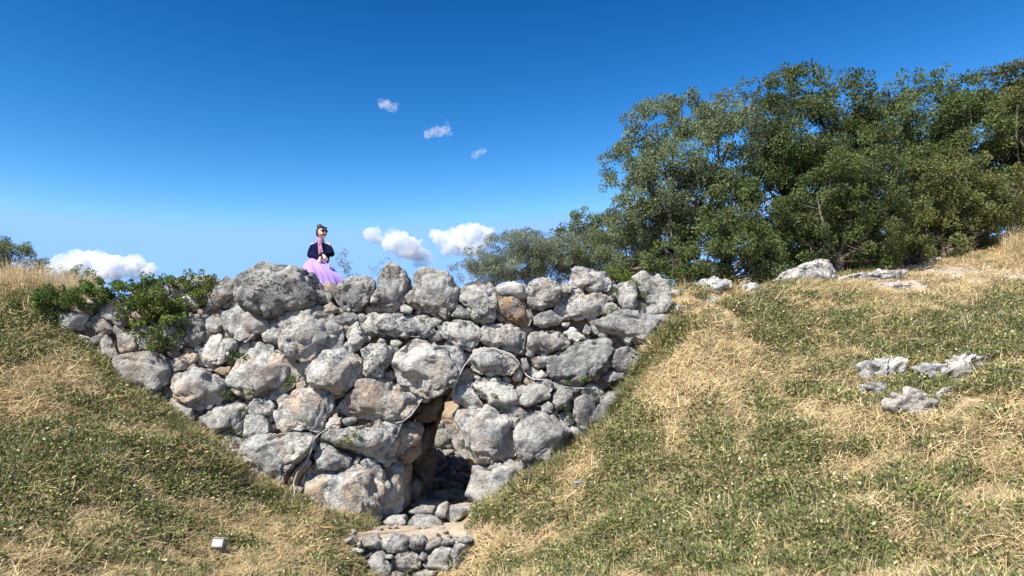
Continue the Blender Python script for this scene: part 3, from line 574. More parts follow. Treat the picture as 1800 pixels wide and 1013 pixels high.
# ------------------------------------------------------------------ ray test against the masonry
from mathutils.bvhtree import BVHTree
_vs, _fs, _k = [], [], 0
for p, f in SOLID:
    _vs.append(p); _fs.append(f+_k); _k += len(p)
BVH = BVHTree.FromPolygons([tuple(x) for x in np.concatenate(_vs)], [tuple(int(i) for i in x) for x in np.concatenate(_fs)])
EYE = Vector((0, 0, CZ))
def on_wall(a, b, lift=.02):
    d = (Vector(P(a, b, 1.0))-EYE).normalized(); h = BVH.ray_cast(EYE, d)[0]
    hy = hit(a, b); g = Vector(P(a, b, hy)) if hy else None
    if h is None or (g is not None and g.y < h.y): h = g if g is not None else Vector(P(a, b, Y0(b)))
    return np.array(h-d*lift)
def tube(pts, rad, n=8, cap=True):
    pts = np.asarray(pts, float); rad = np.broadcast_to(np.asarray(rad, float), (len(pts),)); v, f = [], []
    if cap:                                   # rounded ends
        a, b = pts[0], pts[-1]; da = (pts[0]-pts[1]); da /= np.linalg.norm(da)+1e-9; db = (pts[-1]-pts[-2]); db /= np.linalg.norm(db)+1e-9
        pts = np.concatenate([[a+da*rad[0]*.95, a+da*rad[0]*.7], pts, [b+db*rad[-1]*.7, b+db*rad[-1]*.95]])
        rad = np.concatenate([[rad[0]*.3, rad[0]*.72], rad, [rad[-1]*.72, rad[-1]*.3]])
    m = len(pts); t = np.gradient(pts, axis=0); t /= np.linalg.norm(t, axis=1)[:, None]+1e-9
    up = np.array([0, 0, 1.0]) if abs(t[0][2]) < .9 else np.array([1.0, 0, 0])
    s = np.cross(t[0], up); s /= np.linalg.norm(s)
    for i in range(m):
        s = s-t[i]*(s@t[i]); s /= np.linalg.norm(s)+1e-9; w = np.cross(t[i], s)
        for k in range(n):
            a = 2*math.pi*k/n; v.append(pts[i]+rad[i]*(math.cos(a)*s+math.sin(a)*w))
    for i in range(m-1):
        for k in range(n): f.append([i*n+k, i*n+(k+1) % n, (i+1)*n+(k+1) % n, (i+1)*n+k])
    f.append(list(range(n))[::-1]); f.append([(m-1)*n+k for k in range(n)])
    return np.array(v), f
class MB:
    def __init__(s): s.v, s.f, s.n = [], [], 0
    def add(s, vf):
        v, f = vf; s.v.append(np.asarray(v)); s.f += [[i+s.n for i in q] for q in f]; s.n += len(v); return s
    def tube(s, *a, **k): return s.add(tube(*a, **k))
    def ell(s, c, r, R=None, n=3, fn=None):
        d, f = ico(n); p = d*np.asarray(r)
        if fn is not None: p = fn(d, p)
        if R is not None: p = p@np.asarray(R).T
        return s.add((p+np.asarray(c), [list(map(int, q)) for q in f]))
    def build(s, name, mat, parent=None, origin=None, smooth=True):
        v = np.concatenate(s.v); o0 = np.zeros(3) if origin is None else np.asarray(origin)
        return link(name, mesh(name, v-o0, s.f, mat, smooth), parent, None if parent is not None or origin is None else o0)
def spline(p, n=8):
    p = np.asarray(p, float); q = np.concatenate([[2*p[0]-p[1]], p, [2*p[-1]-p[-2]]]); out = []
    for i in range(1, len(q)-2):
        for t in np.linspace(0, 1, n, endpoint=False):
            out.append(.5*(2*q[i]+(q[i+1]-q[i-1])*t+(2*q[i-1]-5*q[i]+4*q[i+1]-q[i+2])*t*t+(3*q[i]-q[i-1]-3*q[i+1]+q[i+2])*t**3))
    out.append(p[-1]); return np.array(out)

# ------------------------------------------------------------------ foliage
def leaves(c, d, L, W, r, fold=.25):
    """rhombic leaves at c along d"""
    n = len(c); d = d/np.linalg.norm(d, axis=1)[:, None]
    s = np.cross(d, r.normal(size=(n, 3))); s /= np.linalg.norm(s, axis=1)[:, None]; u = np.cross(s, d)
    L = L[:, None]; W = W[:, None]
    v = np.stack([c, c+d*L*.45+s*W*.5+u*W*fold, c+d*L, c+d*L*.45-s*W*.5+u*W*fold], 1).reshape(-1, 3)
    return v, np.arange(4*n).reshape(n, 4)
def pick(cols, n, r, jit=.18):
    cols = np.array(cols); c = cols[r.integers(0, len(cols), n)]
    return c*(1+r.uniform(-jit, jit, (n, 1)))
def crown(lobes, L, cols, seed, dens=1.0, sq=.9, subr=(.26, .42), aspect=.5, droop=0.0):
    subr = (subr[0]*.85, subr[1]*.85); L = L*.80; aspect *= 1.2; cols = [tuple(np.array(c)*1.3) for c in cols]
    r = np.random.default_rng(seed); C, D, CO = [], [], []
    for c, R, dn in lobes:
        ns = int((15*(R/.8)**1.6+7))
        d = r.normal(size=(ns, 3)); d /= np.linalg.norm(d, axis=1)[:, None]
        rad = R*r.uniform(.35, 1.0, ns)**.6; out = r.random(ns) < .14; rad[out] *= r.uniform(1.05, 1.28, out.sum())
        sc_ = c+d*rad[:, None]*np.array([1, 1, sq]); sr = R*r.uniform(*subr, ns); sr[out] *= .55; sr = np.minimum(sr, .62)
        tone = r.uniform(.6, 1.45, ns)[:, None]*np.array([1, 1, 1])+np.maximum(r.normal(size=(ns, 1)), 0)*np.array([.10, .07, .0])
        for k in range(ns):
            m = int(dn*dens*14*(sr[k]/L)**2)+8
            e = r.normal(size=(m, 3)); e /= np.linalg.norm(e, axis=1)[:, None]
            q = sc_[k]+e*(sr[k]*r.uniform(.15, 1, m)**.55)[:, None]*np.array([1, 1, .78])
            C.append(q); D.append(e*.9+r.normal(size=(m, 3))*.7+np.array([0, 0, .25-droop])); CO.append(pick(cols, m, r)*tone[k])
    C, D, CO = np.concatenate(C), np.concatenate(D), np.concatenate(CO); n = len(C)
    l = L*r.uniform(.7, 1.3, n); v, f = leaves(C, D, l, l*aspect, r)
    return v, f, np.repeat(CO, 4, 0)
NLEAF = [0]
def plant(name, label, cat, base, lobes, L, cols, seed, dens=1.0, trunk=.12, aspect=.5, group=None, droop=0.0, stemname='trunk', subr=(.26, .42), sq=.9, limbs=99):
    base = np.asarray(base, float); t = thing(name, label, cat, base, group)
    v, f, co = crown(lobes, L, cols, seed, dens, sq, subr, aspect, droop); NLEAF[0] += len(f)
    link('crown' if stemname == 'trunk' else 'foliage', mesh('crown', v-base, f, LEAF, False, co), t)
    mb = MB(); r = np.random.default_rng(seed+1)
    top = np.mean([l[0] for l in lobes], 0); fork = base+(top-base)*.35*np.array([.5, .5, 1])
    if trunk > .03: mb.tube(spline([base-[0, 0, .2], base+(fork-base)*.5+r.normal(size=3)*.05, fork], 5), np.linspace(trunk*1.25, trunk*.8, 11), 9)
    for c, R, dn in lobes[:limbs]:
        a = fork if trunk > .03 else base; m = a+(c-a)*.5+r.normal(size=3)*.12*np.linalg.norm(c-a)*np.array([1, 1, .4])
        pth = spline([a, m, c], 9); mb.tube(pth, np.linspace(trunk*.5, trunk*.05, len(pth)), 6)
        for _ in range(4):
            k = r.integers(6, len(pth)-2); dv = r.normal(size=3); dv /= np.linalg.norm(dv)
            mb.tube(spline([pth[k], pth[k]+dv*R*.5+[0, 0, R*.1], pth[k]+dv*R*.75+[0, 0, R*.2]], 4), np.linspace(trunk*.13, trunk*.03, 9), 5)
    mb.build(stemname, BARK, t, base)
    return t
def lob(lst, Y, dY=.6, seed=0):
    r = np.random.default_rng(seed+77)
    return [(P(a, b, Y+r.uniform(-dY, dY)), R*Y/FPX, (x[0] if x else 1.0)) for a, b, R, *x in lst]
def gbase(a, Y, off=0.0):
    x = (a-CX)/FPX*Y; return np.array([x, Y, terr([x], [Y])[0]-off])
OAK = [(.055, .085, .025), (.075, .105, .030), (.10, .125, .035), (.045, .07, .025), (.12, .135, .045)]
OAKB = [(.065, .088, .03), (.09, .105, .032), (.12, .12, .035), (.05, .072, .026), (.14, .125, .04)]
OLIVE = [(.14, .165, .105), (.17, .19, .13), (.11, .135, .08), (.20, .22, .16), (.10, .12, .065)]
GROUP = "trees on the bank right of the bridge"
plant("olive_tree", "tall grey-green rounded tree forming the end of the dark tree row nearest the bridge", "tree", gbase(1200, 21.5),
      lob([(1150,215,58),(1110,285,52),(1200,200,46,.8),(1262,192,44,.7),(1230,270,74),(1128,365,62),(1290,240,52),(1180,330,70),(1090,330,30,.6),(1190,415,66),(1110,430,46),(1240,350,60),(1150,470,40),(1210,478,36),(1100,478,30)], 21.5, .9, 1), .095, [tuple(np.array(a)*.55+np.array(b)*.45) for a, b in zip(OAK, OLIVE)], 11, .9, .20, group=GROUP)
plant("oak_tree", "dark evergreen oak with the twin-headed crown beside the grey-green tree", "tree", gbase(1410, 23.5),
      lob([(1368,150,46,.75),(1425,155,46,.8),(1335,205,52,.8),(1400,250,80),(1480,190,56,.8),(1505,275,78),(1335,310,74),(1440,340,80),(1390,130,22,.5),(1315,160,24,.5),(1520,200,36,.7),(1400,420,80),(1330,440,60),(1480,430,70)], 23.5, .8, 2), .10, OAK, 12, .9, .17, group=GROUP)
plant("oak_tree", "dark evergreen oak with three narrow sparse tops in the middle of the tree row", "tree", gbase(1620, 24),
      lob([(1597,150,36,.6),(1652,148,32,.6),(1700,160,34,.6),(1565,210,50,.8),(1630,225,70),(1700,240,66),(1575,310,84),(1670,320,80),(1590,190,36,.7),(1665,205,44),(1600,400,80),(1680,410,60)], 24, .8, 3), .10, OAK, 13, .9, .17, group=GROUP)
plant("oak_tree", "olive-green evergreen oak at the uphill end of the tree row", "tree", gbase(1800, 24.5),
      lob([(1755,150,38),(1795,145,42),(1850,140,60),(1752,215,62),(1820,230,78),(1790,310,78),(1870,320,80),(1720,190,36,.8),(1780,380,50),(1900,220,80),(1768,185,44),(1790,260,50)], 24.5, .7, 4), .10, OAKB, 14, 1.1, .10, group=GROUP)
plant("oak_tree", "low bushy evergreen oak in front of the grey-green tree, above the rounded boulder", "tree", gbase(1270, 20.2),
      lob([(1290,355,52),(1235,420,46),(1300,420,60),(1350,390,54),(1180,455,40),(1250,465,46),(1330,465,48),(1290,330,30,.7),(1365,450,44),(1210,484,26),(1290,482,28),(1375,478,26),(1160,482,24),(1215,465,32),(1188,488,24),(1230,492,20),(1150,462,30),(1243,448,42,1.3),(1268,485,28)], 20.2, .4, 5), .085, OAK, 15, .95, .14, group=GROUP)
plant("oak_tree", "bushy evergreen oak with pale clumps behind the long slanting boulder", "tree", gbase(1470, 20.6),
      lob([(1435,340,56),(1500,285,52,.8),(1485,380,70),(1415,430,52),(1530,430,56),(1560,360,58),(1470,450,46),(1400,380,46),(1540,300,44),(1500,468,30),(1560,455,36),(1440,468,28)], 20.6, .5, 6), .09, OAK, 16, .95, .16, group=GROUP)
plant("oak_tree", "bushy evergreen oak above the small white stone at the terrace edge", "tree", gbase(1660, 21.8),
      lob([(1640,330,60),(1705,315,58),(1620,405,58),(1690,395,62),(1745,360,52),(1740,405,40),(1600,440,44),(1660,435,40),(1790,330,46),(1620,455,26),(1700,440,26),(1580,468,26)], 21.8, .5, 7), .09, OAKB, 17, .95, .16, group=GROUP)
plant("olive_tree", "wide silvery olive bush behind the low right part of the bridge parapet", "tree", gbase(930, 25),
      lob([(830,468,34,.7),(880,442,36),(935,438,36),(985,450,44),(905,470,48),(960,480,46),(1015,440,36),(850,490,36),(1020,480,40),(800,485,20,.3),(880,495,34),(940,500,34),(915,440,46),(960,455,44),(860,475,38)], 25, .6, 8), .08, OLIVE, 18, 1.5, .10, aspect=.3)
plant("olive_tree", "silvery olive tree between the wide olive bush and the tall grey-green tree", "tree", gbase(1100, 24),
      lob([(1065,420,38),(1110,440,46),(1050,470,40),(1135,395,44),(1165,440,44),(1110,485,40),(1090,385,30),(1080,450,46),(1040,440,36),(1165,490,28),(1135,480,34)], 24, .6, 9), .08, [tuple(np.array(a)*.5+np.array(b)*.5) for a, b in zip(OLIVE, OAK)], 19, 1.4, .12, aspect=.35)
plant("young_tree", "yellow-green tree top showing above the silvery olives", "tree", gbase(1030, 29),
      lob([(1030,390,30),(1000,412,22),(1058,405,30),(975,420,16,.7),(1030,430,40)], 29, .5, 10), .10, [(.11, .14, .03), (.15, .17, .035), (.08, .11, .03)], 20, .9, .12)
plant("shrub", "small bright green shrub behind the topmost right parapet stone", "shrub", gbase(1085, 20.5),
      lob([(1075,478,20),(1095,485,18),(1062,488,14)], 20.5, .2, 21), .06, [(.10, .16, .025), (.13, .19, .03)], 21, .9, .05)
plant("olive_tree", "dark olive tree behind the dry grass at the far left bank", "tree", gbase(20, 26),
      lob([(20,452,34),(52,462,26,.8),(-20,450,40),(10,480,36),(-60,460,44),(75,470,12,.5)], 26, .5, 22), .085, [tuple(np.array(a)*.6+np.array(b)*.4) for a, b in zip(OAK, OLIVE)], 22, 1.5, .12, aspect=.35)
plant("shrub", "small round dark bush under the white cloud, behind the dry grass", "shrub", gbase(145, 27),
      lob([(145,482,18),(128,488,14),(162,488,14)], 27, .2, 23), .08, OAK, 23, 1, .06)
plant("sapling", "thin sparse sapling rising behind the seated woman", "tree", gbase(607, 21),
      lob([(603,455,18,.5),(597,475,20,.5),(620,485,20,.5),(607,495,22,.6)], 21, .2, 24), .065, OLIVE, 24, .7, .04, aspect=.35)
plant("sapling", "low wispy sapling between two parapet stones", "tree", gbase(672, 21),
      lob([(680,465,12,.35),(660,478,14,.4),(690,480,14,.35)], 21, .2, 25), .06, OLIVE, 25, .7, .03, aspect=.3)
# shrubs rooted in and over the masonry
MASTIC = [(.07, .125, .026), (.095, .15, .03), (.12, .175, .035), (.045, .085, .02), (.18, .20, .045), (.14, .11, .045)]
def wshrub(label, pts, seed, L=.055, cols=MASTIC, dens=.8, stand=.0, name="shrub", group=None, depth=None, root=None, sq=.9):
    ls = []
    for a, b, R, *x in pts:
        q = on_wall(a, b, 0) if depth is None else P(a, b, depth)
        ls.append((q-np.array([0, .38*R*q[1]/FPX, 0]), R*q[1]/FPX, x[0] if x else 1.0))
    b0 = ls[0][0]+np.array([0, .15, -ls[0][1]*.4]) if root is None else root
    plant(name, label, "shrub", b0, ls, L, cols, seed, dens, .02, .55, group, .1, 'stem', (.28, .5), sq)
wshrub("large glossy mastic shrub spilling down the face of the bridge", [(275,512,34),(240,528,30),(300,525,34),(285,555,34),(262,545,32),(300,585,30),(285,605,22),(312,560,26),(230,545,22,.8),(255,578,24),(318,600,16,.7),(335,545,20,.7)], 31, .062, dens=1.1, stand=.0)
wshrub("rounded mastic shrub hanging beside the slanted slab at the parapet", [(352,500,26),(365,488,18,.8),(340,520,24),(360,525,18,.8),(372,510,14,.7)], 32, .062, dens=1.1)
wshrub("low green shrub carpet along the top of the left end of the bridge", [(75,528,24),(110,518,24),(150,510,22),(190,505,20),(225,503,20),(300,500,18),(330,496,16,.8),(130,535,24),(95,545,22),(175,525,20),(205,518,20),(50,540,22),(65,560,20,.8),(20,548,22,.8),(30,565,20,.7),(110,555,14,.6),(160,545,14,.6),(250,500,16),(135,520,22),(170,508,18),(90,520,18)], 33, .058, dens=1.2, sq=.6, cols=MASTIC[:4]+[(.09, .12, .035)], depth=15.35)
SP = "small plants growing in the wall joints"
for i, (lab, pts) in enumerate([
    ("leafy sprig in the joint beside the largest left boulder", [(420,618,12),(408,632,11),(398,645,9,.7),(430,628,8,.6)]),
    ("dark leafy plant low in the joint under the largest left boulder", [(410,692,13),(425,690,10,.7),(395,690,9,.7),(448,686,9,.6)]),
    ("tuft of green in the joint left of the oval spotted boulder", [(512,668,10,.7),(505,680,9,.6),(518,660,6,.6)]),
    ("plant trailing over the two small round stones", [(430,725,10,.7),(470,735,9,.6),(415,760,12,.7),(400,772,12,.7),(432,765,8,.6)]),
    ("small green cushion on the dark slab left of the opening", [(625,768,8,.6),(612,775,8,.5),(595,778,6,.5)]),
    ("green trailing plant between the two upright boulders at the right parapet", [(1122,500,9,.7),(1128,520,9,.7),(1126,540,7,.6),(1110,497,8,.5)]),
    ("green creeper in the gap left of the dark upright parapet boulder", [(1076,520,9,.7),(1080,540,10,.6),(1066,555,9,.5),(1085,510,6,.5)]),
    ("thin grass plant under the large dark boulder at the cable", [(1003,672,10,.5),(1030,668,8,.5),(1050,690,9,.5)]),
    ("plant at the foot of the right wall stones", [(990,715,10,.5),(1000,730,9,.5),(870,697,7,.4),(880,715,8,.4)])]):
    wshrub(lab, pts, 40+i, .045, dens=.8, group=SP, name="wall_plant", cols=[(.06, .10, .025), (.085, .13, .03), (.11, .14, .04)])

# ------------------------------------------------------------------ ground cover
STRAW = [(.64, .51, .28), (.56, .43, .22), (.72, .60, .37), (.42, .30, .15), (.62, .50, .28)]
DRYL = [(.46, .34, .19), (.55, .44, .28), (.30, .20, .11), (.64, .53, .36)]
HERB = [(.15, .18, .05), (.20, .225, .07), (.12, .145, .042), (.26, .275, .10), (.18, .20, .085)]
GREY = [(.22, .22, .15), (.27, .25, .18), (.18, .19, .12)]
def blades(n, r, R, L, W, lean, cols, seg=3, z0=0.0, zr=.02):
    a = r.uniform(0, 2*np.pi, n); rad = R*np.sqrt(r.random(n)); c = np.stack([rad*np.cos(a), rad*np.sin(a), z0+r.uniform(0, zr, n)], -1)
    b = r.uniform(0, 2*np.pi, n); le = r.uniform(*lean, n); l = r.uniform(*L, n); w = r.uniform(*W, n); bend = r.uniform(-.2, .9, n)
    s = np.stack([-np.sin(b), np.cos(b), r.uniform(-.5, .5, n)], -1); V = []; p = c
    for k in range(seg+1):
        t = le+bend*k/seg; t = np.minimum(t, 1.62); d = np.stack([np.cos(b)*np.sin(t), np.sin(b)*np.sin(t), np.cos(t)], -1)
        ww = (w*(1-.8*k/seg))[:, None]; V += [p+s*ww*.5, p-s*ww*.5]; p = p+d*(l/seg)[:, None]
    V = np.stack(V, 1); F = []
    for k in range(seg): F.append(np.stack([np.arange(n)*(2*seg+2)+2*k+j for j in (0, 1, 3, 2)], -1))
    return V.reshape(-1, 3), np.concatenate(F), np.repeat(pick(cols, n, r, .25), 2*seg+2, 0)
def herb(n, r, R, H, L, cols, asp=.55):
    a = r.uniform(0, 2*np.pi, n); rad = R*np.sqrt(r.random(n)); h = H*r.random(n)*(1-(rad/R)**2*.7)
    c = np.stack([rad*np.cos(a), rad*np.sin(a), h], -1); d = np.stack([np.cos(a), np.sin(a), r.uniform(.1, 1.4, n)], -1)+r.normal(size=(n, 3))*.6
    l = r.uniform(*L, n); v, f = leaves(c, d, l, l*asp, r); return v, f, np.repeat(pick(cols, n, r, .3), 4, 0)
def combo(name, *parts):
    V, F, C, k = [], [], [], 0
    for v, f, c in parts: V.append(v); F.append(f+k); C.append(c); k += len(v)
    return bpy.data.objects.new(name, mesh(name, np.concatenate(V), np.concatenate(F), GRASS, False, np.concatenate(C)))
def coll(name, objs):
    c = bpy.data.collections.new(name)
    for o in objs: c.objects.link(o)
    return c
rp = np.random.default_rng(5)
C_HERB = coll("herb_source", [combo("herb_%d" % i, herb(110, rp, .17, .13, (.025, .058), HERB), herb(36, rp, .17, .13, (.02, .05), DRYL+STRAW), blades(9, rp, .15, (.08, .24), (.005, .009), (.2, 1.2), HERB+GREY+STRAW)) for i in range(4)])
C_DRY = coll("dry_source", [combo("dry_%d" % i, blades(30, rp, .17, (.07, .24), (.006, .012), (.9, 1.5), STRAW, zr=.06), herb(50, rp, .18, .06, (.02, .05), DRYL+STRAW), herb(10, rp, .18, .06, (.02, .04), HERB), blades(10, rp, .15, (.06, .16), (.005, .009), (.1, .8), STRAW+GREY)) for i in range(4)])
C_TUFT = coll("tuft_source", [combo("tuft_%d" % i, blades(60, rp, .06, (.14, .34), (.006, .011), (.05, 1.0), STRAW if i < 2 else HERB+GREY)) for i in range(4)])
C_LONG = coll("long_source", [combo("long_%d" % i, blades(2+i, rp, .08, (.5, 1.1), (.009, .014), (.75, 1.35), STRAW, 6)) for i in range(4)])
C_OAT = coll("oat_source", [combo("oat_%d" % i, blades(14, rp, .10, (.35, .7), (.006, .010), (.0, .4), STRAW, 4), herb(40, rp, .16, .6, (.03, .06), STRAW, .3)) for i in range(3)])
def scatter(name, label, cat, pts, col, nidx, smin, smax, seed, tilt=.7):
    r = np.random.default_rng(seed); n = len(pts); m = bpy.data.meshes.new(name); m.vertices.add(n)
    m.vertices.foreach_set('co', (pts*K).astype(np.float32).ravel())
    e = .15; zx = (terr(pts[:, 0]+e, pts[:, 1], False)-terr(pts[:, 0]-e, pts[:, 1], False))/(2*e); zy = (terr(pts[:, 0], pts[:, 1]+e, False)-terr(pts[:, 0], pts[:, 1]-e, False))/(2*e)
    rot = np.zeros((n, 3), np.float32); spin = r.uniform(0, 2*np.pi, n)
    for i in range(n):
        N = Vector((-zx[i]*tilt, -zy[i]*tilt, 1)); q = Vector((0, 0, 1)).rotation_difference(N) @ Euler((0, 0, spin[i])).to_quaternion(); rot[i] = q.to_euler()[:]
    for nm, ty, key, arr in (('rot', 'FLOAT_VECTOR', 'vector', rot.ravel()), ('scl', 'FLOAT', 'value', r.uniform(smin, smax, n).astype(np.float32)), ('idx', 'INT', 'value', r.integers(0, nidx, n).astype(np.int32))):
        m.attributes.new(nm, ty, 'POINT').data.foreach_set(key, arr)
    o = tag(link(name, m), label, cat, kind='stuff')
    g = bpy.data.node_groups.new(name+"_nodes", 'GeometryNodeTree'); g.interface.new_socket('Geometry', in_out='INPUT', socket_type='NodeSocketGeometry'); g.interface.new_socket('Geometry', in_out='OUTPUT', socket_type='NodeSocketGeometry')
    N = g.nodes; gi, go = N.new('NodeGroupInput'), N.new('NodeGroupOutput'); ip = N.new('GeometryNodeInstanceOnPoints'); ci = N.new('GeometryNodeCollectionInfo')
    ci.inputs['Collection'].default_value = col; ci.inputs['Separate Children'].default_value = True; ci.inputs['Reset Children'].default_value = True; ip.inputs['Pick Instance'].default_value = True
    def at(nm, ty):
        a = N.new('GeometryNodeInputNamedAttribute'); a.data_type = ty; a.inputs[0].default_value = nm; return a.outputs[0]
    l = g.links.new
    l(gi.outputs[0], ip.inputs['Points']); l(ci.outputs[0], ip.inputs['Instance']); l(at('idx', 'INT'), ip.inputs['Instance Index'])
    er = N.new('FunctionNodeEulerToRotation'); l(at('rot', 'FLOAT_VECTOR'), er.inputs[0]); l(er.outputs[0], ip.inputs['Rotation'])
    l(at('scl', 'FLOAT'), ip.inputs['Scale']); l(ip.outputs[0], go.inputs[0])
    o.modifiers.new("scatter", 'NODES').node_group = g
    return o
def sample(n, x0, x1, y0, y1, seed):
    r = np.random.default_rng(seed); x = r.uniform(x0, x1, n); y = r.uniform(y0, y1, n); return np.stack([x, y, terr(x, y)], -1), r
pts, r = sample(150000, -12.5, 15, 6.2, 21.5, 3)
qx, qy = proj(pts)
keep = (qx > -120) & (qx < 1920) & (qy > 425) & (qy < 1120)
NOGO = [outline, np.array([(600,948),(650,918),(668,880),(735,700),(795,695),(815,790),(832,860),(862,912),(858,940),(835,962),(815,1003),(655,1008),(620,965)])]
def inmask(polys_, X, Y):
    m = np.zeros(len(X), bool)
    for pl in polys_:
        r_ = np.zeros(len(X), bool); j = len(pl)-1
        for i in range(len(pl)):
            (xi, yi), (xj, yj) = pl[i], pl[j]
            with np.errstate(divide='ignore', invalid='ignore'): c = ((yi > Y) != (yj > Y)) & (X < (xj-xi)*(Y-yi)/(yj-yi)+xi)
            r_ ^= c; j = i
        m |= r_
    return m
keep &= ~inmask(NOGO, qx, qy)
under = (pts[:, 0] > -8.8) & (pts[:, 0] < 3.3) & (pts[:, 1] > 15.0)
keep &= ~under
thin = r.random(len(pts)) < .25
for x, y, w in rocks_xy:
    keep &= np.hypot(pts[:, 0]-x, (pts[:, 1]-y)*1.3) > w
    keep &= (np.hypot((pts[:, 0]-x)/(w*1.35+.08), (pts[:, 1]-y+.28)/.42) > 1) | thin
BL_ = [(150,810,190,80,.8),(60,880,120,60,.5),(330,850,120,80,.3),(250,640,100,60,-.2),(320,725,100,40,-.8),(450,930,120,60,-.7),(100,1000,150,50,-.4),(300,960,150,40,-.2),(60,570,90,40,.7),(1110,740,60,60,.8),(1250,830,180,70,.35),(1250,960,220,70,.9),(1420,900,150,70,.4),(1500,580,200,50,.4),(1700,590,140,45,.6),(1600,690,80,30,.5),(1300,640,150,50,-.5),(1200,680,80,50,-.6),(1270,745,80,30,-.5),(1000,850,80,60,-.6),(920,950,80,50,-.5),(1750,800,90,60,-.9),(1600,950,150,60,-.3),(1700,480,180,28,-2.),(1500,520,100,20,-.5),(1650,850,120,50,-.1)]
def green(X, Y, p):
    g = .75*noise2(p[:, 0]*.9, p[:, 1]*.9, 31)+.65*noise2(p[:, 0]*2.4, p[:, 1]*2.4, 32)
    for a, b, w, h, v_ in BL_: g = g+v_*np.exp(-((X-a)/w)**2-((Y-b)/h)**2)
    return g
G = green(qx, qy, pts)*.9+r.normal(size=len(pts))*.36
bare = np.maximum(np.exp(-((qx-1700)/230)**4-((qy-484)/28)**4), .8*np.exp(-((qx-745)/110)**2-((qy-990)/40)**2))
keep &= r.random(len(pts)) > bare*.95
keep &= (noise2(pts[:, 0]*1.7, pts[:, 1]*1.7, 41)+.5*noise2(pts[:, 0]*4.5, pts[:, 1]*4.5, 42) < .62) | (r.random(len(pts)) < .22)
dens = np.clip(1.15-.035*(pts[:, 1]-8), .55, 1); keep &= r.random(len(pts)) < dens
isg = G > .24; u = r.random(len(pts))
scatter("green_ground_cover", "low green herbs covering the slopes in patches", "plants", pts[keep & isg & (u < .52)], C_HERB, 4, .6, 1.75, 51)
scatter("dry_grass", "flattened straw-coloured mown grass on the slopes", "grass", pts[keep & (~isg | (u > .84)) & (u > .40)], C_DRY, 4, .6, 1.6, 52)
scatter("grass_tufts", "short upright grass tufts scattered over the slopes", "grass", pts[keep & (u > .36) & (u < .385)], C_TUFT, 4, .6, 1.2, 53, .4)
scatter("straw_stalks", "long loose straw stalks lying on the slopes", "straw", pts[keep & (u > .385) & (u < .393)], C_LONG, 4, .6, 1.15, 54)
def pebble(nm, sd):
    d, f = ico(2); p = d*np.array([1, .8, .55])*.035; p = p*(1+.25*noise(d*1.7, sd))[:, None]
    o = bpy.data.objects.new(nm, mesh(nm, p, f, ROCK)); return o
C_PEB = coll("pebble_source", [pebble("pebble_%d" % i, i) for i in range(4)])
for o in C_PEB.objects: o.color = (.2, .5, 1.1, 1)
pb, r3 = sample(42000, -12, 16, 6.5, 22, 21); bx_, by_ = proj(pb)
pk = (r3.random(len(pb)) < .02+.5*np.exp(-((bx_-1700)/240)**4-((by_-484)/32)**4)+.35*np.exp(-((bx_-745)/130)**2-((by_-985)/50)**2)) & ~((pb[:, 0] > -8.8) & (pb[:, 0] < 3.3) & (pb[:, 1] > 15)) & (bx_ > -100) & (bx_ < 1950)
scatter("pebbles", "small pale pebbles strewn over the bare ground and slopes", "pebbles", pb[pk], C_PEB, 4, .4, 1.8, 60)
# rough fringe where the slopes meet the masonry
fr_pts = []
for (a, b), (c, d) in zip([(170,640),(230,700),(300,745),(360,800),(420,860),(500,900),(560,925),(640,945),(850,915),(900,868),(945,842),(1000,808),(1048,775),(1085,725),(1115,685),(1150,625)], [(230,700),(300,745),(360,800),(420,860),(500,900),(560,925),(640,945),(640,945),(900,868),(945,842),(1000,808),(1048,775),(1085,725),(1115,685),(1150,625),(1190,570)]):
    for _ in range(34):
        t = random.random(); h_ = hit(a+(c-a)*t+random.gauss(0, 9), b+(d-b)*t+random.gauss(0, 9))
        if h_: fr_pts.append(P(a+(c-a)*t+random.gauss(0, 5), b+(d-b)*t+random.gauss(0, 5), h_))
fr_pts = np.array(fr_pts); fr_pts[:, 2] = terr(fr_pts[:, 0], fr_pts[:, 1])
scatter("wall_foot_grass", "uneven fringe of rough grass along the foot of the bridge wall", "grass", fr_pts[::2], C_TUFT, 4, .7, 1.5, 57, .5)
scatter("wall_foot_herbs", "leafy weeds along the foot of the bridge wall", "plants", fr_pts[1::2], C_HERB, 4, 1.0, 2.1, 58, .5)
po, r2 = sample(6000, -17, -8, 15.6, 22, 9); ox, oy = proj(po); k2 = (ox > -160) & (ox < 175) & (r2.random(len(po)) < .5)
scatter("wild_oats", "tall pale dry oat grass on the crest at the left of the bridge", "grass", po[k2], C_OAT, 3, .6, 1.2, 55, .2)
po, r2 = sample(900, 12.6, 17, 19.5, 22.5, 10); ox, oy = proj(po)
scatter("dry_tall_grass", "tall pale dry grass beside the uphill end of the tree row", "grass", po[(ox > 1762) & (po[:, 1] > 20.6) & (r2.random(len(po)) < .6)], C_OAT, 3, .7, 1.3, 56, .2)

print("LEAVES", NLEAF[0])
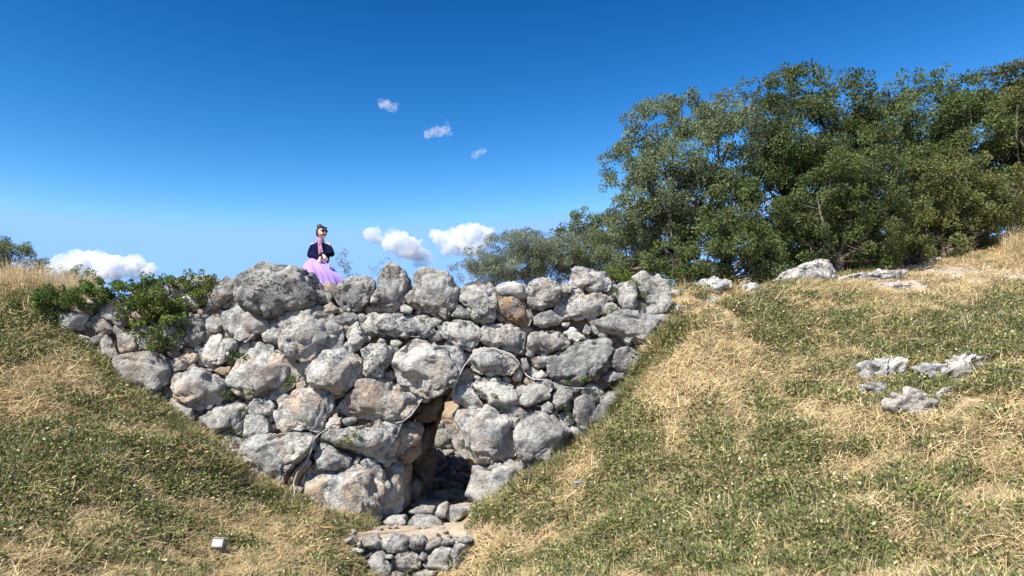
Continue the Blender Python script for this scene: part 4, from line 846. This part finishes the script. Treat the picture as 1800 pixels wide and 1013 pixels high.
# ------------------------------------------------------------------ seated woman
SKIN = plain("skin", (.62, .39, .30), .5, .35, 30, .06); NAVY = plain("navy_knit", (.004, .006, .028), .95, .1, 40, .3)
LILAC = plain("lilac_tulle", (.37, .23, .66), .8, .2, 9, .10, .4); HAIR = plain("dark_hair", (.035, .02, .014), .45, .5, 60, .4)
SCARF = plain("mauve_scarf", (.33, .17, .24), .9, .2, 26, .35); BLACK = plain("black_plastic", (.01, .01, .012), .15, .6)
LIPS = plain("lipstick", (.45, .05, .06), .4, .4); SHOE = plain("white_canvas", (.75, .74, .72), .7, .3, 20, .06)
WY = 16.35; U = WY/FPX
def Wp(a, b, d=0.0): return P(a, b, WY)+np.array([0, d, 0])
WO = Wp(565, 495, 0)
woman = thing("person", "seated woman in navy sweater and long lilac tulle skirt on the parapet, looking aside", "person", WO)
def remesh(o, vox, sm=6):
    m = o.modifiers.new("remesh", 'REMESH'); m.mode = 'VOXEL'; m.voxel_size = vox; m.use_smooth_shade = True
    if sm: k = o.modifiers.new("smooth", 'SMOOTH'); k.iterations = sm; k.factor = .5
ha = math.radians(52); F = np.array([math.sin(ha), -math.cos(ha), -.04]); F /= np.linalg.norm(F); Rt = np.cross(F, [0, 0, 1.0]); Rt /= np.linalg.norm(Rt); Up = np.cross(Rt, F)
HM = np.stack([Rt, F, Up], 1)                         # head frame: x = her right, y = forward, z = up
HC = Wp(565.3, 409.5, -.02); HS = .9
def H(x, y, z): return HC+HM@(np.array([x, y, z])*HS/K)
mb = MB()
def headshape(d, p):
    low = np.clip(-d[:, 2], 0, 1); p = p.copy(); p[:, 0] *= 1-.34*low**1.5; p[:, 1] = np.where(p[:, 1] < 0, p[:, 1]*(1-.45*low), p[:, 1]*(1-.08*low)); return p
mb.ell(HC, np.array([.086, .102, .116])*HS/K, HM, 4, headshape)
mb.ell(H(0, .098, -.012), np.array([.013, .020, .022])/K, HM, 2); mb.ell(H(0, .088, -.092), np.array([.022, .018, .018])/K, HM, 2)
for sx in (-1, 1):
    mb.ell(H(.074*sx, -.005, -.015), np.array([.010, .022, .032])/K, HM, 2); mb.ell(H(.04*sx, .075, -.035), np.array([.024, .02, .02])/K, HM, 2)
mb.tube([HC+HM@(np.array([0, -.02, -.06])/K), Wp(563.5, 425), Wp(562, 432, .02)], [4.2*U, 4.0*U, 5*U], 10)
mb.tube([Wp(562, 430, .02), Wp(561, 440, .02), Wp(558, 456, .05), Wp(556, 470, .08)], [7*U, 8.5*U, 7.5*U, 10*U], 12)
for sh, el, wr in ((Wp(549, 431), Wp(546, 449, -.05), Wp(571, 458.5, -.36)), (Wp(579, 431), Wp(585, 448, -.10), Wp(577, 455.5, -.42))):
    mb.tube([Wp(562, 430, .02), sh, el], [4*U, 4*U, 3.4*U], 10); mb.tube([el, (el+wr)/2, wr], [3.4*U, 3.0*U, 2.2*U], 10)
for kn, an in ((Wp(562, 476, -.34), Wp(573, 499, -.32)), (Wp(584, 478, -.30), Wp(584, 501, -.30))):
    mb.tube([Wp(556, 471, .06), (Wp(556, 471, .06)+kn)/2, kn], [8*U, 7*U, 5*U], 10); mb.tube([kn, (kn+an)/2, an], [5*U, 4.6*U, 3*U], 10)
def hand(wr, kn, tips, th):
    mb.tube([wr, (wr+kn)/2, kn], [2.1*U, 3.0*U, 3.0*U], 10)
    for k, (o, t) in enumerate(tips): b0 = kn+np.asarray(o)*U; t = np.asarray(t)*U; mb.tube([b0-t*.25, b0, b0+t*.55, b0+t+np.array([0, .25*U*2, -.2*U])], [.92*U, .9*U, .8*U, .62*U], 7)
    mb.tube([wr+(kn-wr)*.3, wr+(kn-wr)*.75+np.asarray(th)*U*.8, wr+(kn-wr)*1.15+np.asarray(th)*U], [1.1*U, 1.0*U, .75*U], 7)
hand(Wp(571, 458.5, -.38), Wp(570, 467, -.44), [((-2.4, -.5, 0), (-1.3, 0, -4.0)), ((-.8, -.6, -.2), (-.6, 0, -5.0)), ((.9, -.6, -.2), (.1, 0, -5.4)), ((2.5, -.3, 0), (.8, 0, -4.6))], (2.8, -1.2, 0))
hand(Wp(577, 455.5, -.44), Wp(582, 461.5, -.50), [((-1.8, -.5, -1.4), (1.8, 0, -4.2)), ((-.5, -.6, -.8), (2.6, 0, -4.8)), ((.8, -.6, 0), (3.2, 0, -4.6)), ((1.9, -.3, 1.0), (3.4, 0, -3.4))], (-2.2, -1.2, -2.0))
o = body = mb.build("body", SKIN, woman, WO); remesh(o, .0065, 3)
mb = MB()
mb.tube([Wp(562.5, 427.5, .02), Wp(562, 433, .01), Wp(561, 444, .02), Wp(559, 456, .04), Wp(557.5, 463, .05)], [6.5*U, 12*U, 13.5*U, 12.5*U, 13.5*U], 16)
mb.tube([Wp(570, 438, .01), Wp(572, 444, .01), Wp(569, 458, .03)], [8*U, 9*U, 9*U], 12); mb.tube([Wp(553, 438, .01), Wp(552, 444, .01), Wp(553, 459, .03)], [8*U, 9*U, 9*U], 12)
for sh, el, wr in ((Wp(549.5, 434), Wp(546, 449, -.05), Wp(569.5, 457.6, -.35)), (Wp(578, 434), Wp(585, 448, -.10), Wp(577.8, 454.6, -.41))):
    mb.tube([Wp(562, 431, .02), sh, sh+(el-sh)*.5, el], [6*U, 5.6*U, 5.8*U, 5.4*U], 12); mb.tube([el, (el+wr)/2, wr], [5.4*U, 4.6*U, 3.3*U], 12)
o = mb.build("sweater", NAVY, woman, WO); remesh(o, .009, 6)
# skirt
rings = [(558.5, 455, .03, 12.5, .19), (557, 461, -.01, 16.5, .25), (560, 468.5, -.10, 22, .37), (565, 478, -.17, 27, .44), (571, 490, -.20, 33, .47), (575, 504, -.20, 38, .48), (577, 518, -.20, 40, .48)]
ra = spline(np.array(rings), 6); nt_ = 120; v, f = [], []
for i, (a, b, d, rx, rd) in enumerate(ra):
    t = i/(len(ra)-1)
    for k in range(nt_):
        th = 2*math.pi*k/nt_; w = 1+t*(.075*math.sin(11*th+1.6*math.sin(3*th))+.045*math.sin(23*th+2+t))+.01*math.sin(31*th)
        kn = .10*t*math.exp(-((th-4.35)/.35)**2)+.10*t*math.exp(-((th-5.1)/.35)**2)*(1-t)
        q = Wp(a, b, d)+np.array([rx*U*math.cos(th)*w, rd*math.sin(th)*(w+kn), .6*U*math.sin(9*th)*t]); v.append(q)
for i in range(len(ra)-1):
    for k in range(nt_): f.append([i*nt_+k, i*nt_+(k+1) % nt_, (i+1)*nt_+(k+1) % nt_, (i+1)*nt_+k])
link("skirt", mesh("skirt", np.array(v)-WO, f, LILAC), woman)
# scarf
mb = MB(); ang = np.linspace(0, 2*math.pi, 25)
for dz, rr in ((-1, 5.8), (2.0, 5.2), (4.6, 4.6)): mb.tube([Wp(563.8, 426.5-dz, -.02)+np.array([rr*U*math.cos(t), rr*U*1.0*math.sin(t), -.9*U*math.sin(t+.5)]) for t in ang], 2.0*U, 8)
mb.tube([Wp(563, 428, -.10), Wp(564, 433, -.16), Wp(565, 440, -.17), Wp(566, 449, -.18)], [1.8*U, 2.0*U, 2.2*U, 2.6*U], 10); mb.tube([Wp(566, 430, -.10), Wp(568, 438, -.165), Wp(570.5, 446, -.175)], [1.6*U, 2.0*U, 2.2*U], 8)
o = mb.build("scarf", SCARF, woman, WO); remesh(o, .006, 2)
mb = MB()
def hairshape(d, p):
    p = p.copy(); front = np.clip(d[:, 1], 0, 1); p[:, 2] = np.where(d[:, 1] > .1, np.maximum(p[:, 2], (.052+.03*front)/K), np.maximum(p[:, 2], -.06/K)); return p
mb.ell(HC, np.array([.092, .108, .126])*HS/K, HM, 4, hairshape); mb.ell(H(0, -.055, .118), np.array([.043, .045, .036])/K, HM, 3)
mb.build("hair", HAIR, woman, WO)
mb = MB(); gl = []
for sx in (-1, 1):
    mb.ell(H(.036*sx, .095, .020), np.array([.030, .010, .024])/K, HM, 3); mb.tube([H(.062*sx, .085, .026), H(.079*sx, .02, .022), H(.078*sx, -.02, .012)], .0035/K, 6)
mb.tube([H(-.012, .103, .026), H(.012, .103, .026)], .004/K, 6)
mb.build("sunglasses", BLACK, body, WO)
mb = MB(); mb.ell(H(0, .094, -.056), np.array([.024, .009, .009])/K, HM, 2); mb.build("lips", LIPS, body, WO)
for c in (Wp(574, 502.5, -.42), Wp(584, 504, -.40)):
    mb = MB(); mb.tube([c+np.array([0, .12, 0]), c, c+np.array([.02, -.12, -.02]), c+np.array([.03, -.22, -.03])], [3.6*U, 4.0*U, 3.6*U, 2.8*U], 10); mb.build("shoe", SHOE, woman, WO)
mb = MB(); mb.tube([Wp(571, 458.8, -.37)+np.array([2.7*U*math.cos(t), 2.7*U*math.sin(t), .6*U*math.cos(t)]) for t in ang], .55*U, 6); mb.build("bracelet", BLACK, woman, WO)

# ------------------------------------------------------------------ cables, lamps, pipe
WHITEC = plain("white_cable", (.45, .44, .42), .6, .3, 12, .12); GREYM = plain("grey_metal", (.17, .18, .175), .5, .5, 20, .15); PIPE = plain("black_pipe", (.015, .015, .017), .5, .4)
def cable(label, pts, r=.0105):
    q = []
    for (a, b), (c, d) in zip(pts[:-1], pts[1:]):
        for t in np.linspace(0, 1, 5, endpoint=False): q.append((a+(c-a)*t, b+(d-b)*t))
    q.append(pts[-1]); w = np.array([on_wall(a, b, .03) for a, b in q])
    for wd in (4, 2):                                 # a stiff cable bridges the hollows
        y = w[:, 1]; y = np.array([y[max(0, i-wd):i+wd+1].min() for i in range(len(y))])
        for _ in range(6): y = np.concatenate([[y[0]], (y[:-2]+2*y[1:-1]+y[2:])/4, [y[-1]]])
        w = np.array([P(a, b, yy) for (a, b), yy in zip(q, y)])
    mb = MB(); mb.tube(spline(w, 3), r, 8); tag(mb.build("cable", WHITEC, None, w[0]), label, "cable", "cables fixed to the bridge wall")
cable("white cable looping over the square block right of the keystone boulder", [(785,705),(795,690),(805,665),(815,645),(828,628),(845,613),(870,613),(895,622),(910,634),(918,648),(926,660),(937,667),(960,668),(975,675),(990,680),(1010,683),(1045,682)])
cable("white cable running down beside the lowest left boulders", [(600,735),(585,740),(571,757),(560,764),(552,772),(546,795),(537,815),(522,832),(516,850),(518,868),(515,892)])
cable("thin white cable under the lintel boulder at the passage mouth", [(742,702),(733,716),(722,731),(708,741),(695,744)], .008)
def box(mb, c, s, R=None):
    d = np.array([[x, y, z] for x in (-1, 1) for y in (-1, 1) for z in (-1, 1)])*np.asarray(s)/2
    if R is not None: d = d@np.asarray(R).T
    return mb.add((d+np.asarray(c), [[0, 1, 3, 2], [4, 6, 7, 5], [0, 4, 5, 1], [2, 3, 7, 6], [0, 2, 6, 4], [1, 5, 7, 3]]))
def rotx(a): return np.array(Matrix.Rotation(a, 3, 'X'))
yb = hit(386, 985); b0 = P(386, 985, yb); lamp = thing("floodlight", "small grey floodlight on a bracket standing in the straw of the left slope", "lamp", b0)
top_ = P(384, 957, yb); Rm = rotx(math.radians(-35))
mb = MB(); box(mb, top_, (.19, .09, .15), Rm); o = mb.build("housing", GREYM, lamp, b0, False); bv_ = o.modifiers.new("bevel", 'BEVEL'); bv_.width = .008; bv_.segments = 2
GLASS = plain("lamp_glass", (.06, .075, .08), .12, .6)
mb = MB(); box(mb, top_+Rm@np.array([0, -.047, 0]), (.16, .012, .12), Rm); mb.build("lens", GLASS, o, b0, False)
mb = MB(); box(mb, top_+Rm@np.array([0, 0, .085]), (.19, .10, .012), Rm); mb.build("visor", GREYM, o, b0, False)
for sx in (-1, 1):
    mb = MB(); mb.tube([top_+np.array([.105*sx, 0, .02]), top_+np.array([.105*sx, .02, -.12]), b0+np.array([.02*sx, 0, .02])], .012, 6); mb.build("bracket", GREYM, lamp, b0)
mb = MB(); mb.tube([b0+np.array([0, 0, .06]), b0-np.array([0, 0, .2])], .018, 6); mb.build("spike", GREYM, lamp, b0)
yb = hit(1022, 866); b0 = P(1022, 866, yb); lamp = thing("spotlight", "slim grey spotlight on a short stake in the straw right of the bridge opening", "lamp", b0)
mb = MB(); q = P(1018, 849, yb); mb.tube([q-np.array([.1, 0, 0]), q+np.array([.09, 0, .012])], .035, 10); mb.build("housing", GREYM, lamp, b0)
mb = MB(); mb.tube([q, b0, b0-np.array([0, 0, .15])], .012, 6); mb.build("stake", GREYM, lamp, b0)
w = []
for t in np.linspace(0, 1, 9):
    a, b = 1285+t*45, 757-t*17-2*math.sin(t*3); w.append(P(a, b, hit(a, b))+np.array([0, -.03, .05]))
mb = MB(); mb.tube(w, .035, 8); tag(mb.build("pipe", PIPE, None, w[0]), "short length of black plastic pipe lying on the straw slope", "pipe")

# ------------------------------------------------------------------ clouds
def cloud_mat(name, dens, thr, scale):
    m = bpy.data.materials.new(name); m.use_nodes = True; n = m.node_tree; n.nodes.clear(); q = NB(n)
    out = n.nodes.new('ShaderNodeOutputMaterial'); pv = n.nodes.new('ShaderNodeVolumePrincipled'); n.links.new(pv.outputs[0], out.inputs['Volume'])
    pv.inputs['Color'].default_value = (1, 1, 1, 1); pv.inputs['Anisotropy'].default_value = .2
    tc = q.node('ShaderNodeTexCoord'); f = q.noise(tc.outputs['Object'], scale, 5, .6, .3)
    n.links.new(q.math('MULTIPLY', q.ramp(f, thr[0], thr[1]), dens), pv.inputs['Density'])
    m.cycles.volume_step_rate = .6
    return m
CUM = cloud_mat("cumulus", .07, (.36, .56), .03); WISP = cloud_mat("wisp", .035, (.42, .66), .05)
YC = 2500.0
def cloud(label, puffs, mat, seed, amp=.34):
    r = np.random.default_rng(seed); mb = MB(); c0 = P(puffs[0][0], puffs[0][1], YC)
    for a, b, R, *x in puffs:
        q = P(a, b, YC+r.uniform(-20, 20)); Rl = R*1.15*YC/FPX; fl = x[0] if x else .9
        def shp(d, p, s=int(r.integers(1, 500))): return p*(1+amp*fbm(d*2.0, s, 4, .6, 2.3))[:, None]
        mb.ell(q, (Rl, Rl, Rl*fl), None, 4, shp)
    o = mb.build("cloud", mat, None, c0); m = o.modifiers.new("remesh", 'REMESH'); m.mode = 'VOXEL'; m.voxel_size = 1.3
    tag(o, label, "cloud", "clouds in the sky")
cloud("broad white cumulus low over the dry grass crest, left of the woman", [(150,462,20),(110,470,18),(175,458,17),(205,468,18),(240,470,18),(262,474,12),(90,474,12),(130,472,22),(190,474,22)], CUM, 1)
cloud("white cumulus ragged at its left end, right of the woman", [(690,425,16),(660,415,14),(710,432,20),(735,448,17),(648,410,9),(725,440,18),(750,458,10)], CUM, 2)
cloud("brightest white cumulus behind the silvery olive bush", [(825,412,19),(800,425,20),(775,420,14),(850,412,16),(812,408,14),(765,413,9),(835,430,22),(790,432,16)], CUM, 3)
cloud("small highest cloud puff alone in the blue sky", [(678,184,11,.7),(692,188,9,.7),(670,181,7,.8),(686,190,9,.7)], WISP, 4, .4)
cloud("thin curled wisp of cloud below the highest puff", [(757,234,10,.7),(772,231,11,.7),(785,232,9,.8),(752,238,7,.7),(786,214,6,.5)], WISP, 5, .5)
cloud("smallest slanting cloud puff above the parapet stones", [(836,273,8,.8),(842,270,7,.7),(850,265,5,.8)], WISP, 6, .4)
